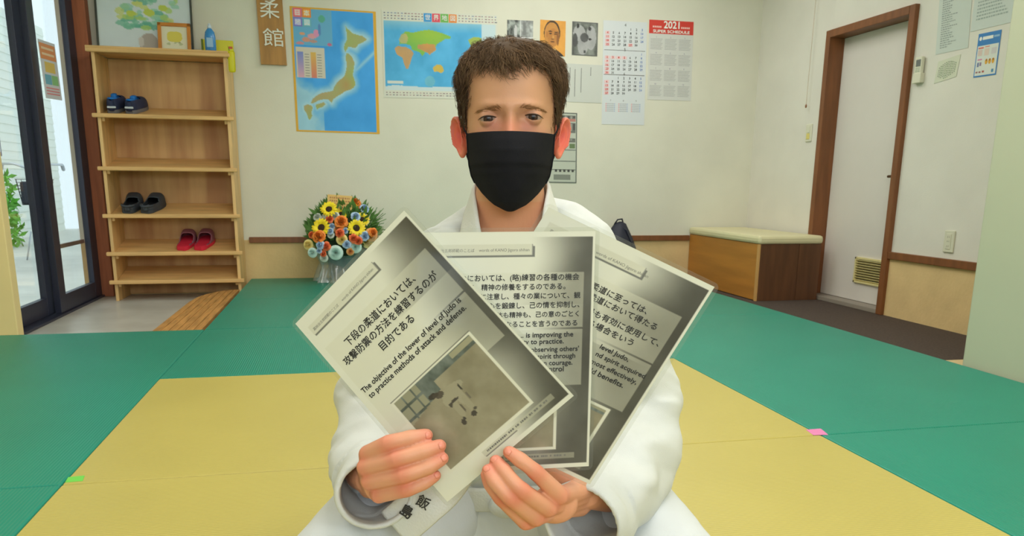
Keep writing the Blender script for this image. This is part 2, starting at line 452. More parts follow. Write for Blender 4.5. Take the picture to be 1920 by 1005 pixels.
# --- glazed sliding entrance
d2 = bpy.data.objects.new('door_2', None); COL.objects.link(d2); struct(d2); d2.location = (XL, 4.9, -.10)
def e2(lo, hi): return (lo[0] - XL, lo[1] - 4.9, lo[2] + .10), (hi[0] - XL, hi[1] - 4.9, hi[2] + .10)
def sash(y0, y1, x, sl, sr):
    f = MB()
    f.box(*e2((x - .018, y0, -.085), (x + .018, y0 + sl, 2.0)), .002); f.box(*e2((x - .018, y1 - sr, -.085), (x + .018, y1, 2.0)), .002)
    f.box(*e2((x - .017, y0 + sl, -.085), (x + .017, y1 - sr, .018)), .002); f.box(*e2((x - .017, y0 + sl, 1.93), (x + .017, y1 - sr, 2.0)), .002)
    o = f.build('sliding_sash', M_ALU, d2)
    MB().box(*e2((x - .002, y0 + sl - .01, .01), (x + .002, y1 - sr + .01, 1.94))).build('glass_pane', M_GLASS, o, label='clear glass pane')
sash(3.96, 5.085, XL - .035, .09, .12)
sash(5.035, 5.86, XL + .012, .105, .14)
f = MB(); f.box(*e2((XL - .06, 3.956, -.10), (XL + .045, 5.862, -.086)), .001); f.box(*e2((XL - .06, 3.956, 2.0), (XL + .045, 5.862, 2.03)), .001)
f.build('door_track', M_ALU, d2)
b_ = MB(); b_.box(*e2((XL - .02, 5.145, .285), (XL - .008, 5.72, .31))); b_.build('push_bar', mat('brown_bar', (120, 92, 88), .5), d2, label='thin brown bar behind the glass')

# --- wooden step beside the entrance
pl = MB()
edge = [(-.94, 3.89), (-.94, 5.05), (-.93, 5.22), (-.90, 5.36), (-.85, 5.48), (-.79, 5.56), (-.722, 5.59)]
n = 6
for k in range(n):
    xa, xb = -.94 + (.94 - .705) / n * k, -.94 + (.94 - .705) / n * (k + 1) - .004
    def ymax(x):
        for (x0, y0), (x1, y1) in zip(edge[1:], edge[2:]):
            if x0 <= x <= x1: return y0 + (y1 - y0) * (x - x0) / (x1 - x0 + 1e-9)
        return 5.05 if x < -.93 else 5.59
    xs = [xa, (xa + xb) / 2, xb]; top = [(x, ymax(x)) for x in xs]
    poly = [(xa, 3.89), (xb, 3.89)] + [(x, y) for x, y in reversed(top)]
    m = len(poly)
    pl.add([(x, y, -.032) for x, y in poly] + [(x, y, -.10) for x, y in poly],
           [tuple(range(m))] + [(i, i + m, (i + 1) % m + m, (i + 1) % m) for i in range(m)])
struct(pl.build('floor_step', M_STEPWOOD))

# --- what is seen outside through the glass
slab('floor_outside', (-9, 1.0, -.45), (XL - .14, 17, -.25), mat('pale_concrete_yard', (214, 214, 206), .85, var=.06, vscale=3))
sd = MB()
for k in range(26): 
    z = -.25 + k * .14
    M = Matrix.Translation((-5.2, 0, z)) @ Matrix.Rotation(math.radians(-6), 4, 'Y')
    sd.box((-.02, 3.0, 0), (.0, 16.5, .145), M=M)
sd.box((-5.4, 3.0, -.25), (-5.22, 16.5, 3.4))
nb = tag(sd.build('neighbouring_house', mat('white_siding', (224, 228, 218), .7)), 'house wall with white horizontal siding outside the glass entrance', 'building')
lc = nb.location
win = MB()
win.box((-5.22 - lc[0], 12.6 - lc[1], 1.05 - lc[2]), (-5.13 - lc[0], 13.8 - lc[1], 1.68 - lc[2]), .01); wf = win.build('window', M_ALU, nb, label='dark framed window in the siding')
MB().box((-5.128 - lc[0], 12.67 - lc[1], 1.11 - lc[2]), (-5.12 - lc[0], 13.73 - lc[1], 1.62 - lc[2])).build('pane', mat('reflecting_pane', (190, 215, 220), .1), wf)
rs = random.Random(5); sh = MB()
for k in range(420):
    a, b = rs.uniform(0, 6.28), rs.uniform(0, 1); r = .34 * rs.uniform(.6, 1)
    c = np.array([-4.75 + r * math.cos(a) * (1 - b * .4) * .8, 12.25 + 2.0 * r * math.sin(a), -.25 + .95 * b + .1 * rs.random()])
    d = np.array([rs.uniform(-1, 1) for _ in range(3)]); d /= np.linalg.norm(d); e = np.cross(d, [rs.uniform(-1, 1) for _ in range(3)]); e /= np.linalg.norm(e)
    sh.add([c - d * .08, c + e * .03, c + d * .08, c - e * .03], [(0, 1, 2, 3)])
for k in range(5): sh.tube([(-4.75, 12.05 + .1 * k, -.25), (-4.75 + .05 * k - .1, 11.85 + .2 * k, .6)], .012, 6)
tag(sh.build('green_shrub', mat('leaf_green_outdoor', (104, 176, 60), .6, var=.3, vscale=9)), 'bright green shrub outside in front of the white siding', 'shrub')

# bicycle parked head-on outside
M_BK = mat('bike_silver', (196, 202, 208), .3, metal=.6); M_RUB = mat('black_rubber', (28, 28, 30), .7)
bx, by, bz = -3.17, 9.27, -.25
bk = thing('bicycle', 'silver bicycle with a dark basket parked outside behind the glass', 'bicycle', (bx, by, bz), math.radians(-71)); bk.scale = (1.08, 1.08, 1.08)
def torus(R, r, c, n=40, m=8):
    mb = MB(); R_ = []
    for i in range(n + 1):
        a = 2 * math.pi * i / n
        R_.append([(c[0] + (R + r * math.cos(2 * math.pi * j / m)) * math.cos(a), c[1] + r * math.sin(2 * math.pi * j / m), c[2] + (R + r * math.cos(2 * math.pi * j / m)) * math.sin(a)) for j in range(m)])
    return mb.rings(R_, False, False)
for cx_ in (0.0, -1.05):
    w = torus(.30, .018, (cx_, 0, .318)).build('wheel', M_RUB, bk, True)
    sp = MB(); sp.tube([(cx_, -.05, .318), (cx_, .05, .318)], .018, 8)
    for k in range(14):
        a = 2 * math.pi * k / 14; sp.tube([(cx_, 0, .318), (cx_ + .29 * math.cos(a), 0, .318 + .29 * math.sin(a))], .0016, 4)
    sp.build('spokes', M_BK, w)
fr = MB()
for P, r in (([(-.22, 0, .86), (-.12, 0, .60)], .018), ([(-.14, 0, .64), (-.62, 0, .30)], .02), ([(-.62, 0, .30), (-.74, 0, .76)], .016),
             ([(-.17, 0, .72), (-.70, 0, .56)], .016), ([(-.62, .04, .30), (-1.05, .05, .318)], .01), ([(-.62, -.04, .30), (-1.05, -.05, .318)], .01),
             ([(-.70, .03, .6), (-1.05, .05, .318)], .009), ([(-.70, -.03, .6), (-1.05, -.05, .318)], .009)):
    fr.tube(P, r, 8)
fr.build('frame', M_BK, bk, True)
fk = MB(); fk.tube([(-.12, .0, .62), (-.09, .06, .55), (0, .06, .318)], .012, 8); fk.tube([(-.12, .0, .62), (-.09, -.06, .55), (0, -.06, .318)], .012, 8); fk.build('fork', M_BK, bk, True)
hb = MB(); hb.tube([(-.42, -.27, .99), (-.30, -.26, 1.03), (-.22, -.16, 1.03), (-.2, 0, .97), (-.22, .16, 1.03), (-.30, .26, 1.03), (-.42, .27, .99)], .0125, 10); hb.tube([(-.2, 0, .97), (-.22, 0, .86)], .014, 8)
hd = hb.build('handlebar', M_BK, bk, True)
for sgn in (-1, 1): MB().tube([(-.44, .272 * sgn, .985), (-.33, .262 * sgn, 1.02)], .018, 10, round_end=True).build('grip', mat('grey_grip', (170, 176, 184), .6), hd, True)
bs = MB()
for k in range(9):
    z = .64 + k * .03; s0 = .12 + k * .005
    bs.tube([(-.06, -s0, z), (.2, -s0, z), (.2, s0, z), (-.06, s0, z), (-.06, -s0, z)], .0028, 5)
for x, y in [(-.06 + .26 * k / 6, sg * .14) for k in range(7) for sg in (-1, 1)] + [(.2, -.14 + .28 * k / 7) for k in range(8)]: bs.tube([(x, y * .87, .64), (x, y * 1.1, .88)], .0024, 5)
bs.box((-.06, -.12, .638), (.2, .12, .642)); bo_ = bs.build('basket', mat('black_wire', (44, 46, 52), .5), bk)
MB().box((-.05, -.125, .645), (.19, .125, .86), .02).build('basket_liner', mat('dark_liner', (50, 54, 66), .8), bo_)
MB().ball((-.80, 0, .80), (.13, .075, .035)).build('saddle', M_RUB, bk, True)
MB().tube([(-1.05, -.09, .318), (-1.10, -.16, 0)], .008, 6).build('kickstand', M_BK, bk, True)
# low white step block by the entrance outside
tag(MB().box((-2.9, 5.2, -.25), (-2.45, 6.0, -.02), .01).build('step_block', mat('pale_block', (224, 228, 222), .8)), 'low pale concrete block outside the glass entrance', 'block')

# ================================================================== JUDO MATS
M_GREEN = mat('green_mat_vinyl', (18, 135, 113), .42, var=.03, vscale=3, bump=.35, bscale=38, wave='X')
M_YELLOW = mat('yellow_mat_vinyl', (186, 172, 92), .42, var=.025, vscale=3, bump=.25, bscale=38, wave='Y')
def judo_mat(name_, x0, x1, y0, y1, m, label, group):
    g_ = .0012
    o = MB().box((x0 + g_, y0 + g_, -.045), (x1 - g_, y1 - g_, 0), .004).build('judo_mat', m)
    tag(o, label, 'mat', group); o.name = 'judo_mat'
    return o
XA, XB, XC = -.665, 1.335, 2.452
Y0, Y1, Y2, Y3, Y4 = .885, 1.882, 2.905, 3.885, 4.88
GG, GY = 'green judo mats', 'yellow judo mats'
judo_mat('y', XA, XB, Y1, Y2, M_YELLOW, 'yellow judo mat behind the seated man, bordering the green mats at the back', GY)
judo_mat('y', XA, XB, Y0, Y1, M_YELLOW, 'yellow judo mat the man sits on, in the front of the picture', GY)
judo_mat('y', XA, XB, -.115, Y0, M_YELLOW, 'yellow judo mat nearest the viewer, below the picture edge', GY)
judo_mat('g', XA, XB, Y2, Y3, M_GREEN, 'green judo mat directly behind the yellow mats, left of the sheets', GG)
judo_mat('g', XA, XB, Y3, Y4, M_GREEN, 'green judo mat level with the wooden step, one row before the back wall', GG)
judo_mat('g', XA, XB, Y4, YB - .006, M_GREEN, 'green judo mat along the back wall, under the flower arrangement', GG)
judo_mat('g', XB, XC, Y1, Y3, M_GREEN, 'green judo mat on the right beside the dark carpet and pillar', GG)
judo_mat('g', XB, XC, Y3, YB - .006, M_GREEN, 'green judo mat in the far right, beside the wooden bench', GG)
judo_mat('g', XB, XC, -.115, Y1, M_GREEN, 'green judo mat in the lower right corner, nearest the pillar side', GG)
judo_mat('g', XA - 1.0, XA, Y1, Y3, M_GREEN, 'green judo mat on the left in front of the entrance tiles', GG)
judo_mat('g', XA - 1.0, XA, -.115, Y1, M_GREEN, 'green judo mat in the lower left corner', GG)
judo_mat('g', XA - 2.0, XA - 1.0, Y1, Y3, M_GREEN, 'green judo mat against the left wall end, at the picture edge', GG)
def tape(pts, m, label):
    mb = MB(); z = .0008; n = len(pts)
    mb.add([(x, y, z) for x, y in pts] + [(x, y, 0.0) for x, y in pts], [tuple(range(n))] + [(i, i + n, (i + 1) % n + n, (i + 1) % n) for i in range(n)])
    tag(mb.build('tape', m), label, 'tape')
tape([onZ(*p, 0)[:2] for p in ((1511, 806), (1525, 816), (1553, 815.5), (1539, 804))], mat('pink_tape', (222, 128, 180), .5), 'pink tape mark on the yellow mat at its right seam')
gt = [onZ(*p, 0)[:2] for p in ((122, 905), (128, 895), (159, 892), (155, 902))]
tape(gt, mat('green_tape', (110, 205, 80), .5), 'light green tape mark on the yellow mat at its left seam')
# ================================================================== THINGS ON THE WALLS
def back_fn(pTL, pTR, pBL, Y=YB - .0015):
    TL, TR, BL = [np.array([p[0], Y, p[1]]) for p in (pTL, pTR, pBL)]
    return wall_fn(TL, TR, BL, (0, -1, 0))
def right_fn(pTL, pTR, pBL, X=XR - .0015):       # (y, z): left in the picture is the far end
    TL, TR, BL = [np.array([X, p[0], p[1]]) for p in (pTL, pTR, pBL)]
    return wall_fn(TL, TR, BL, (-1, 0, 0))
BLK = tuple(linA([50, 48, 48])); GRY = tuple(linA([130, 130, 128])); RED = tuple(linA([214, 62, 50])); WHT = tuple(linA([240, 240, 232]))
PNK = tuple(linA([232, 140, 140])); BLU = tuple(linA([110, 140, 200]))
def lc_(*c): return tuple(linA(c))

# ---- map of the islands
fn, W, H = back_fn((-.296, 1.897), (.296, 1.892), (-.291, 1.057))
def jp_col(U, V):
    a = np.zeros(U.shape + (3,)); n = vnoise(U * 1.0, V * 1.4, 3, 5, 4)
    sea = np.array([62, 164, 240]); shal = np.array([170, 214, 232])
    # islands outlines in sheet fractions
    hok = [(.635, .13), (.66, .15), (.72, .185), (.78, .195), (.83, .20), (.885, .225), (.84, .25), (.78, .27), (.745, .30), (.69, .295), (.655, .295), (.645, .315), (.62, .335), (.605, .31), (.62, .27), (.65, .235), (.645, .18)]
    hon = [(.635, .345), (.665, .35), (.70, .375), (.725, .42), (.715, .47), (.70, .52), (.72, .56), (.725, .60), (.70, .625), (.665, .64), (.60, .655), (.55, .68), (.50, .70), (.455, .725), (.435, .755), (.40, .73), (.35, .725), (.28, .74), (.21, .765), (.185, .765), (.215, .725), (.27, .695), (.33, .675), (.40, .665), (.455, .655), (.475, .62), (.515, .58), (.56, .555), (.60, .53), (.625, .48), (.635, .43), (.62, .385)]
    kyu = [(.10, .79), (.14, .775), (.19, .78), (.21, .80), (.19, .835), (.195, .87), (.165, .905), (.145, .885), (.135, .85), (.11, .83)]
    shi = [(.24, .775), (.29, .765), (.34, .75), (.36, .77), (.325, .79), (.285, .80), (.255, .815)]
    def dist(poly):
        d = np.full(U.shape, 9.0)
        for i in range(len(poly)):
            x0, y0 = poly[i]; x1, y1 = poly[(i + 1) % len(poly)]
            dx, dy = x1 - x0, (y1 - y0); t = np.clip(((U - x0) * dx + (V - y0) * dy * 2) / (dx * dx + 2 * dy * dy + 1e-9), 0, 1)
            d = np.minimum(d, np.hypot(U - x0 - t * dx, (V - y0 - t * dy) * 1.4))
        return d
    land = np.zeros(U.shape, bool); D = np.full(U.shape, 9.0)
    for P in (hok, hon, kyu, shi): land |= inpoly(U, V, P); D = np.minimum(D, dist(P))
    k = np.clip(1 - D / .075 + (n - .5) * .9, 0, 1)[..., None]
    k = np.maximum(k, (np.clip(1 - np.abs((U - .80) + (V - .44) * 1.5) / .05, 0, 1) * (U > .74) * (V < .5))[..., None] * .8)
    k = np.maximum(k, np.clip((.62 - U) * 3 + (V - .62) * 3 - 1.0 + (n - .5) * 2, 0, 1)[..., None] * (U < .34)[..., None] * .9)
    a[:] = sea * (1 - k) + shal * k
    a += ((vnoise(U, V, 8, 4, 7) - .5) * 22)[..., None]
    lcol = np.stack([166 + 40 * (n - .5), 176 + 40 * (.5 - n), 92 + 30 * n], -1)
    br = np.clip(1 - np.hypot(U - .62, V - .60) / .13, 0, 1)[..., None]
    lcol = lcol * (1 - br * .6) + np.array([190, 140, 80]) * br * .6
    a[land] = lcol[land]
    ins = (U < .48) & (V < .30); a[ins] = np.array([104, 176, 216]) + 0 * a[ins]
    for (x, y, rx, ry, c) in ((.10, .285, .05, .012, (210, 140, 150)), (.17, .255, .05, .02, (214, 150, 130)), (.24, .225, .055, .02, (226, 160, 170)), (.29, .20, .035, .03, (222, 150, 190)), (.13, .21, .03, .012, (222, 160, 120)), (.44, .285, .03, .013, (200, 110, 150)), (.36, .085, .04, .03, (90, 176, 150)), (.33, .17, .018, .05, (90, 140, 200)), (.25, .265, .05, .012, (190, 150, 140))):
        q = np.hypot((U - x) / rx, (V - y) / ry) < 1 + .4 * (n - .5); a[q] = c
    box = (U > .045) & (U < .375) & (V > .315) & (V < .56); a[box] = (214, 206, 190)
    b1 = box & (U > .06) & (U < .13) & (V > .35); t = (V - .35) / .2
    a[b1] = (np.array([120, 140, 210]) * (1 - t[..., None]) + np.array([220, 170, 190]) * t[..., None])[b1]
    b2 = box & (U > .21) & (U < .275) & (V > .35)
    a[b2] = (np.array([224, 186, 90]) * (1 - t[..., None]) + np.array([220, 130, 110]) * t[..., None])[b2]
    brd = (U < .028) | (U > .968) | (V < .012) | (V > .988); a[brd] = (226, 172, 48)
    return a
p = Poster('wall_map', 'tall blue map poster of the islands with an orange border', 'map', fn, W, H, 130, 190, jp_col)
for i, (ch, c) in enumerate(zip('日本地図', ((232, 110, 120), (236, 140, 50), (130, 130, 205), (110, 180, 200)))):
    u, v = .02 + (i % 2) * .062, .008 + (i // 2) * .062
    p.ink.rect(u, v, u + .06, v + .06, lc_(*c)); p.ink.rect(u + .01, v + .01, u + .05, v + .05, lc_(*[min(255, x + 60) for x in c])); p.ink.text(ch, u + .03, v + .047, size=.042, col=WHT, center=True, bold=.02)
for k in range(9): 
    for q in range(2): p.ink.rect(.085 + q * .085, .31 + k * .018, .085 + q * .085 + .03, .314 + k * .018, GRY)
p.done()
# ---- map of the world
fn, W, H = back_fn((.336, 1.905), (1.178, 1.915), (.340, 1.311))
def wm_col(U, V):
    a = np.zeros(U.shape + (3,)); n = vnoise(U * 1.6, V, 5, 5, 4)
    a[:] = np.array([78, 176, 228]); a += ((vnoise(U * 1.5, V, 9, 4, 6) - .5) * 40)[..., None]
    k = np.clip(1 - (V - .09) / .14, 0, 1)[..., None]; a = a * (1 - k) + np.array([150, 200, 220]) * k
    L = [([(.15, .33), (.17, .26), (.20, .23), (.26, .24), (.33, .215), (.40, .20), (.46, .215), (.53, .24), (.59, .27), (.585, .295), (.54, .30), (.51, .33), (.47, .36), (.455, .40), (.46, .43), (.43, .46), (.40, .49), (.385, .47), (.365, .46), (.34, .51), (.32, .47), (.29, .45), (.25, .44), (.24, .39), (.19, .37), (.14, .38)], (140, 190, 70)),
         ([(.30, .38), (.38, .36), (.45, .37), (.46, .43), (.43, .46), (.40, .49), (.385, .47), (.34, .44), (.30, .42)], (206, 150, 84)),
         ([(.10, .43), (.13, .40), (.20, .41), (.245, .44), (.265, .48), (.25, .52), (.235, .58), (.215, .66), (.195, .66), (.18, .60), (.165, .53), (.12, .50)], (206, 160, 100)),
         ([(.14, .33), (.16, .27), (.20, .25), (.22, .30), (.21, .36), (.16, .37)], (196, 184, 110)),
         ([(.43, .64), (.46, .60), (.50, .605), (.515, .63), (.525, .67), (.50, .70), (.465, .68), (.435, .685)], (206, 180, 80)),
         ([(.74, .30), (.80, .26), (.90, .28), (.93, .36), (.88, .44), (.85, .50), (.80, .46), (.77, .38)], (150, 180, 90)),
         ([(.88, .55), (.94, .57), (.95, .63), (.91, .75), (.89, .70), (.875, .60)], (160, 180, 90))]
    for P, c in L:
        m = inpoly(U, V, P); a[m] = (np.array(c) + ((n - .5) * 60)[..., None] * np.array([1, .3, -.6]))[m]
    m = (V > .86 + .04 * (n - .5)) & (V < .92); a[m] = (206, 222, 226)
    m = (np.hypot((U - .40), (V - .80) * .7) < .045); a[m] = a[m] * .6 + np.array([150, 200, 190]) * .4
    m = (U > .03) & (U < .17) & (V > .80) & (V < .84); a[m] = (214, 220, 214)
    m = (U > .86) & (V < .35) & (n > .45); a[m] = (200, 220, 226)
    m = (V < .115) | (V > .915) | (U < .012) | (U > .988); a[m] = (220, 220, 206)
    return a
p = Poster('wall_map', 'wide world map poster partly hidden behind the man\'s head', 'map', fn, W, H, 170, 120, wm_col)
for i, (ch, c) in enumerate(zip('世界地図', ((50, 150, 214), (226, 70, 90), (110, 180, 80), (232, 140, 60)))):
    u = .300 + i * .061
    p.ink.rect(u, .008, u + .058, .066, lc_(*c)); p.ink.text(ch, u + .029, .051, size=.042, col=WHT, center=True, bold=.02)
rs = random.Random(3)
for k in range(34):
    if .29 < .015 + k * .0245 < .55: continue
    for q in range(3): p.ink.rect(.015 + k * .0245, .012 + q * .018, .015 + k * .0245 + rs.uniform(.008, .018), .019 + q * .018, lc_(*rs.choice(((150, 130, 130), (120, 120, 130), (180, 150, 150), (150, 160, 180)))))
for k in range(34):
    for q in range(2): p.ink.rect(.015 + k * .0245, .555 + q * .016, .015 + k * .0245 + rs.uniform(.008, .018), .562 + q * .016, lc_(*rs.choice(((160, 140, 140), (150, 150, 150), (190, 170, 165)))))
p.done()
# ---- wooden name board with raised characters
fn, W, H = back_fn((-.517, 2.05), (-.345, 2.05), (-.507, 1.503), YB - .002)
sg = thing('sign_board', 'hanging wooden board with raised white characters', 'sign', (-.424, YB - .012, 1.503))
bl = MB(); TLp = [np.array(fn(u, v)) - np.array(sg.location) for u, v in ((0, 0), (W, 0), (W + .002, H), (0, H))]
bl.add([tuple(q) for q in TLp] + [tuple(q + np.array([0, -.02, 0])) for q in TLp], [(0, 1, 2, 3), (7, 6, 5, 4), (0, 4, 5, 1), (1, 5, 6, 2), (2, 6, 7, 3), (3, 7, 4, 0)])
bl.build('board', mat('sign_wood', (176, 128, 64), .55, var=.14, vscale=6, vstretch=(5, 5, .5)), sg)
M_WLET = mat('white_lettering', (238, 238, 226), .6)
def letters(par, t, uc, vc, w, h, name='lettering', bold=.035, org=None, f=None, dep=.007):
    V, F = glyphs(t); lo, hi = V.min(0), V.max(0)
    P = [((a - (lo[0] + hi[0]) / 2) * w / (hi[0] - lo[0]) + uc, vc - (b - (lo[1] + hi[1]) / 2) * h / (hi[1] - lo[1])) for a, b in V]
    org = np.array(org)
    A = [np.array(f(u, v, .0205)) - org for u, v in P]; B = [np.array(f(u, v, .0205 + dep)) - org for u, v in P]
    n = len(P); FF = [tuple(i + n for i in q) for q in F]
    ed = {}
    for q in F:
        for i in range(len(q)):
            e = (q[i], q[(i + 1) % len(q)]); k = tuple(sorted(e)); ed[k] = None if k in ed else e
    FF += [(e[0], e[1], e[1] + n, e[0] + n) for e in ed.values() if e]
    return raw_obj(name, A + B, FF, M_WLET, par)
letters(sg, '柔', .084, 2.05 - 1.868, .128, .125, org=sg.location, f=fn); letters(sg, '館', .096, 2.05 - 1.682, .136, .118, org=sg.location, f=fn)

# ---- photographs pinned above the man
fn, W, H = back_fn((1.254, 1.888), (1.452, 1.890), (1.254, 1.62))
def two_ph(U, V):
    n = vnoise(U, V, 12, 5, 6); a = np.repeat((60 + 150 * np.clip((n - .35) * 2.6, 0, 1))[..., None], 3, 2) * np.array([.96, 1, .97])
    a[(U > .49) & (U < .53)] = 224; a[(U > .53) & (V > .42) & (V < .46)] = 220
    m = (U > .53) & (V < .42); a[m] = a[m] * .55 + 95
    m = np.hypot((U - .33) / .06, (V - .32) / .2) < 1; a[m] = 200
    return a
Poster('photograph', 'black and white photo collage pinned just above the man\'s hair', 'photograph', fn, W, H, 44, 56, two_ph, 'photographs above the man').done()
fn, W, H = back_fn((1.506, 1.902), (1.704, 1.900), (1.506, 1.652))
def bust(U, V):
    a = np.zeros(U.shape + (3,)); a[:] = (232, 164, 72)
    n = vnoise(U, V, 2, 4, 5)
    sh = (V > .80 + .9 * np.abs(U - .48) ** 2 + .0) & (V > .74); a[sh] = (58, 48, 40)
    m = inpoly(U, V, [(.30, .72), (.50, .86), (.62, .76), (.60, .95), (.30, .95)]); a[m] = (206, 170, 110)
    m = np.hypot((U - .47) / .32, (V - .36) / .36) < 1; a[m] = (70, 52, 36)
    m = np.hypot((U - .46) / .29, (V - .41) / .355) < 1; a[m] = (206, 144, 70)
    m = (np.hypot((U - .52) / .22, (V - .48) / .26) < 1); a[m] = (196, 132, 64)
    for x, y, rx, ry, c in ((.40, .31, .08, .018, (90, 62, 36)), (.62, .33, .07, .018, (90, 62, 36)), (.41, .37, .06, .018, (70, 48, 30)), (.61, .38, .055, .018, (70, 48, 30)), (.52, .47, .04, .05, (214, 158, 86)), (.49, .525, .06, .014, (120, 80, 44)), (.49, .60, .10, .016, (112, 70, 40)), (.27, .40, .04, .09, (190, 126, 62)), (.70, .5, .05, .2, (150, 96, 48))):
        m = np.hypot((U - x) / rx, (V - y) / ry) < 1; a[m] = c
    return a + ((n - .5) * 24)[..., None]
Poster('photograph', 'sepia orange portrait photo of a balding man in a dark jacket', 'photograph', fn, W, H, 60, 76, bust, 'photographs above the man').done()
fn, W, H = back_fn((1.755, 1.903), (1.958, 1.901), (1.757, 1.664))
def bw(U, V):
    n = vnoise(U, V, 21, 5, 5); a = np.repeat((112 + 70 * (n - .5) * 2)[..., None], 3, 2) * np.array([.97, 1, .95])
    for x, y, rx, ry, c in ((.28, .34, .24, .24, 170), (.74, .46, .20, .36, 168), (.42, .72, .20, .26, 165), (.22, .12, .055, .07, 50), (.68, .19, .06, .06, 70), (.48, .46, .16, .14, 92), (.70, .50, .06, .03, 50), (.12, .55, .1, .2, 80), (.50, .88, .05, .05, 70)):
        m = np.hypot((U - x) / rx, (V - y) / ry) < 1; a[m] = c + 40 * (n[m] - .5)[:, None]
    m = (U < .03) | (U > .97) | (V < .02) | (V > .98); a[m] = 96
    return a
Poster('photograph', 'grey photo of two grappling figures beside the three-month calendar', 'photograph', fn, W, H, 50, 60, bw, 'photographs above the man').done()
# ---- sheet with vertical lines of writing
fn, W, H = back_fn((1.612, 1.603), (2.004, 1.600), (1.612, 1.325))
p = Poster('notice_sheet', 'white sheet with vertical lines of writing below the photos', 'notice', fn, W, H, 8, 8, (206, 208, 200))
rs = random.Random(8)
for u, v0, v1 in ((.085, .03, .22), (.135, .03, .12), (.175, .04, .23), (.225, .03, .2), (.30, .02, .08)):
    v = v0
    while v < v1: p.ink.rect(u - .003, v, u + .003, v + .008, GRY); v += .0105
p.done()
# ---- three-month calendar
fn, W, H = back_fn((2.000, 1.923), (2.353, 1.925), (2.013, 1.165))
p = Poster('wall_calendar', 'long white three-month calendar with red Sundays', 'calendar', fn, W, H, 10, 10, (216, 220, 222), 'calendars')
def month(v0, first, days, reds, title, gap=.028):
    p.ink.text(title, W / 2, v0 - .008, size=.030, col=GRY, center=True, bold=.02)
    for dday in range(1, days + 1):
        k = first + dday - 1; r, c = divmod(k, 7)
        col = RED if (c == 0 or dday in reds) else BLU if c == 6 else BLK
        u = .035 + c * .0465; v = v0 + .02 + r * gap
        if c == 0 or dday in reds: p.ink.rect(u - .019, v - .018, u + .019, v + .004, lc_(236, 200, 200))
        p.ink.text(str(dday), u, v, size=.0235, col=col, center=True, bold=.03, res=1)
month(.045, 4, 30, (29,), '4'); p.ink.rect(.01, .208, W - .01, .212, GRY)
month(.222, 6, 31, (3, 4, 5), '5'); p.ink.rect(.01, .386, W - .01, .391, GRY)
month(.400, 2, 30, (), '6')
for i, t in enumerate(('7', '8', '9')):
    u = .03 + i * .105; p.ink.text(t, u + .04, .585, size=.018, col=GRY, center=True)
    for r in range(5):
        for c in range(7): p.ink.rect(u + c * .0115, .60 + r * .0135, u + c * .0115 + .007, .607 + r * .0135, PNK if c == 0 else lc_(150, 170, 205) if c == 6 else lc_(170, 172, 176))
p.done()
# ---- year planner
fn, W, H = back_fn((2.369, 1.947), (2.737, 1.948), (2.384, 1.361))
p = Poster('wall_calendar', 'white year planner with a red 2021 heading', 'calendar', fn, W, H, 10, 10, (214, 214, 208), 'calendars')
p.ink.rect(.0, .0, W, .098, RED); p.ink.text('2021', W / 2, .056, size=.072, col=WHT, center=True, bold=.05); p.ink.text('SUPER SCHEDULE', W / 2, .09, width=W * .82, height=.020, col=WHT, center=True, bold=.05)
for k in range(5): p.ink.rect(.030 + k * .015, .042, .041 + k * .015, .055, lc_(244, 200, 190)); p.ink.rect(.265 + k * .015, .042, .276 + k * .015, .055, lc_(244, 200, 190))
for b in range(4):
    for c in range(3):
        for r in range(8): p.ink.rect(.014 + c * .118, .135 + b * .115 + r * .0105, .014 + c * .118 + .10 - (r % 3) * .006, .138 + b * .115 + r * .0105, lc_(172, 172, 172))
        p.ink.text(str(b * 3 + c + 1), .062 + c * .118, .128 + b * .115, size=.016, col=lc_(140, 130, 160), center=True)
p.done()
# ---- dark bordered notice behind the man's ear
fn, W, H = back_fn((1.575, 1.245), (1.812, 1.243), (1.585, .716))
p = Poster('notice_sheet', 'tall narrow dark-bordered notice behind the man\'s ear', 'notice', fn, W, H, 8, 8, (196, 200, 186))
G2 = lc_(104, 110, 104)
p.ink.frame(0, 0, W, H, .008, G2)
for v0, v1 in ((.02, .06), (.075, .15), (.19, .22)):
    p.ink.rect(.02, v0, W - .012, v1, lc_(118, 120, 114))
    for k in range(9): p.ink.rect(.03 + k * .022, v0 + .006, .043 + k * .022, v1 - .006 - (k % 3) * .008, lc_(160, 160, 150) if k % 2 else lc_(84, 80, 78))
p.ink.rect(W - .09, .045, W - .012, .065, lc_(190, 130, 120)); p.ink.rect(W - .06, .23, W - .015, .265, lc_(110, 130, 90))
for v in (.275, .36, .425): p.ink.rect(.01, v, W - .01, v + .006, G2)
for k in range(5): p.ink.rect(.06 + k * .034, .425, .078 + k * .034, .445, lc_(70, 70, 68))
p.ink.rect(.05, .465, W - .05, .505, lc_(134, 138, 128)); p.done()

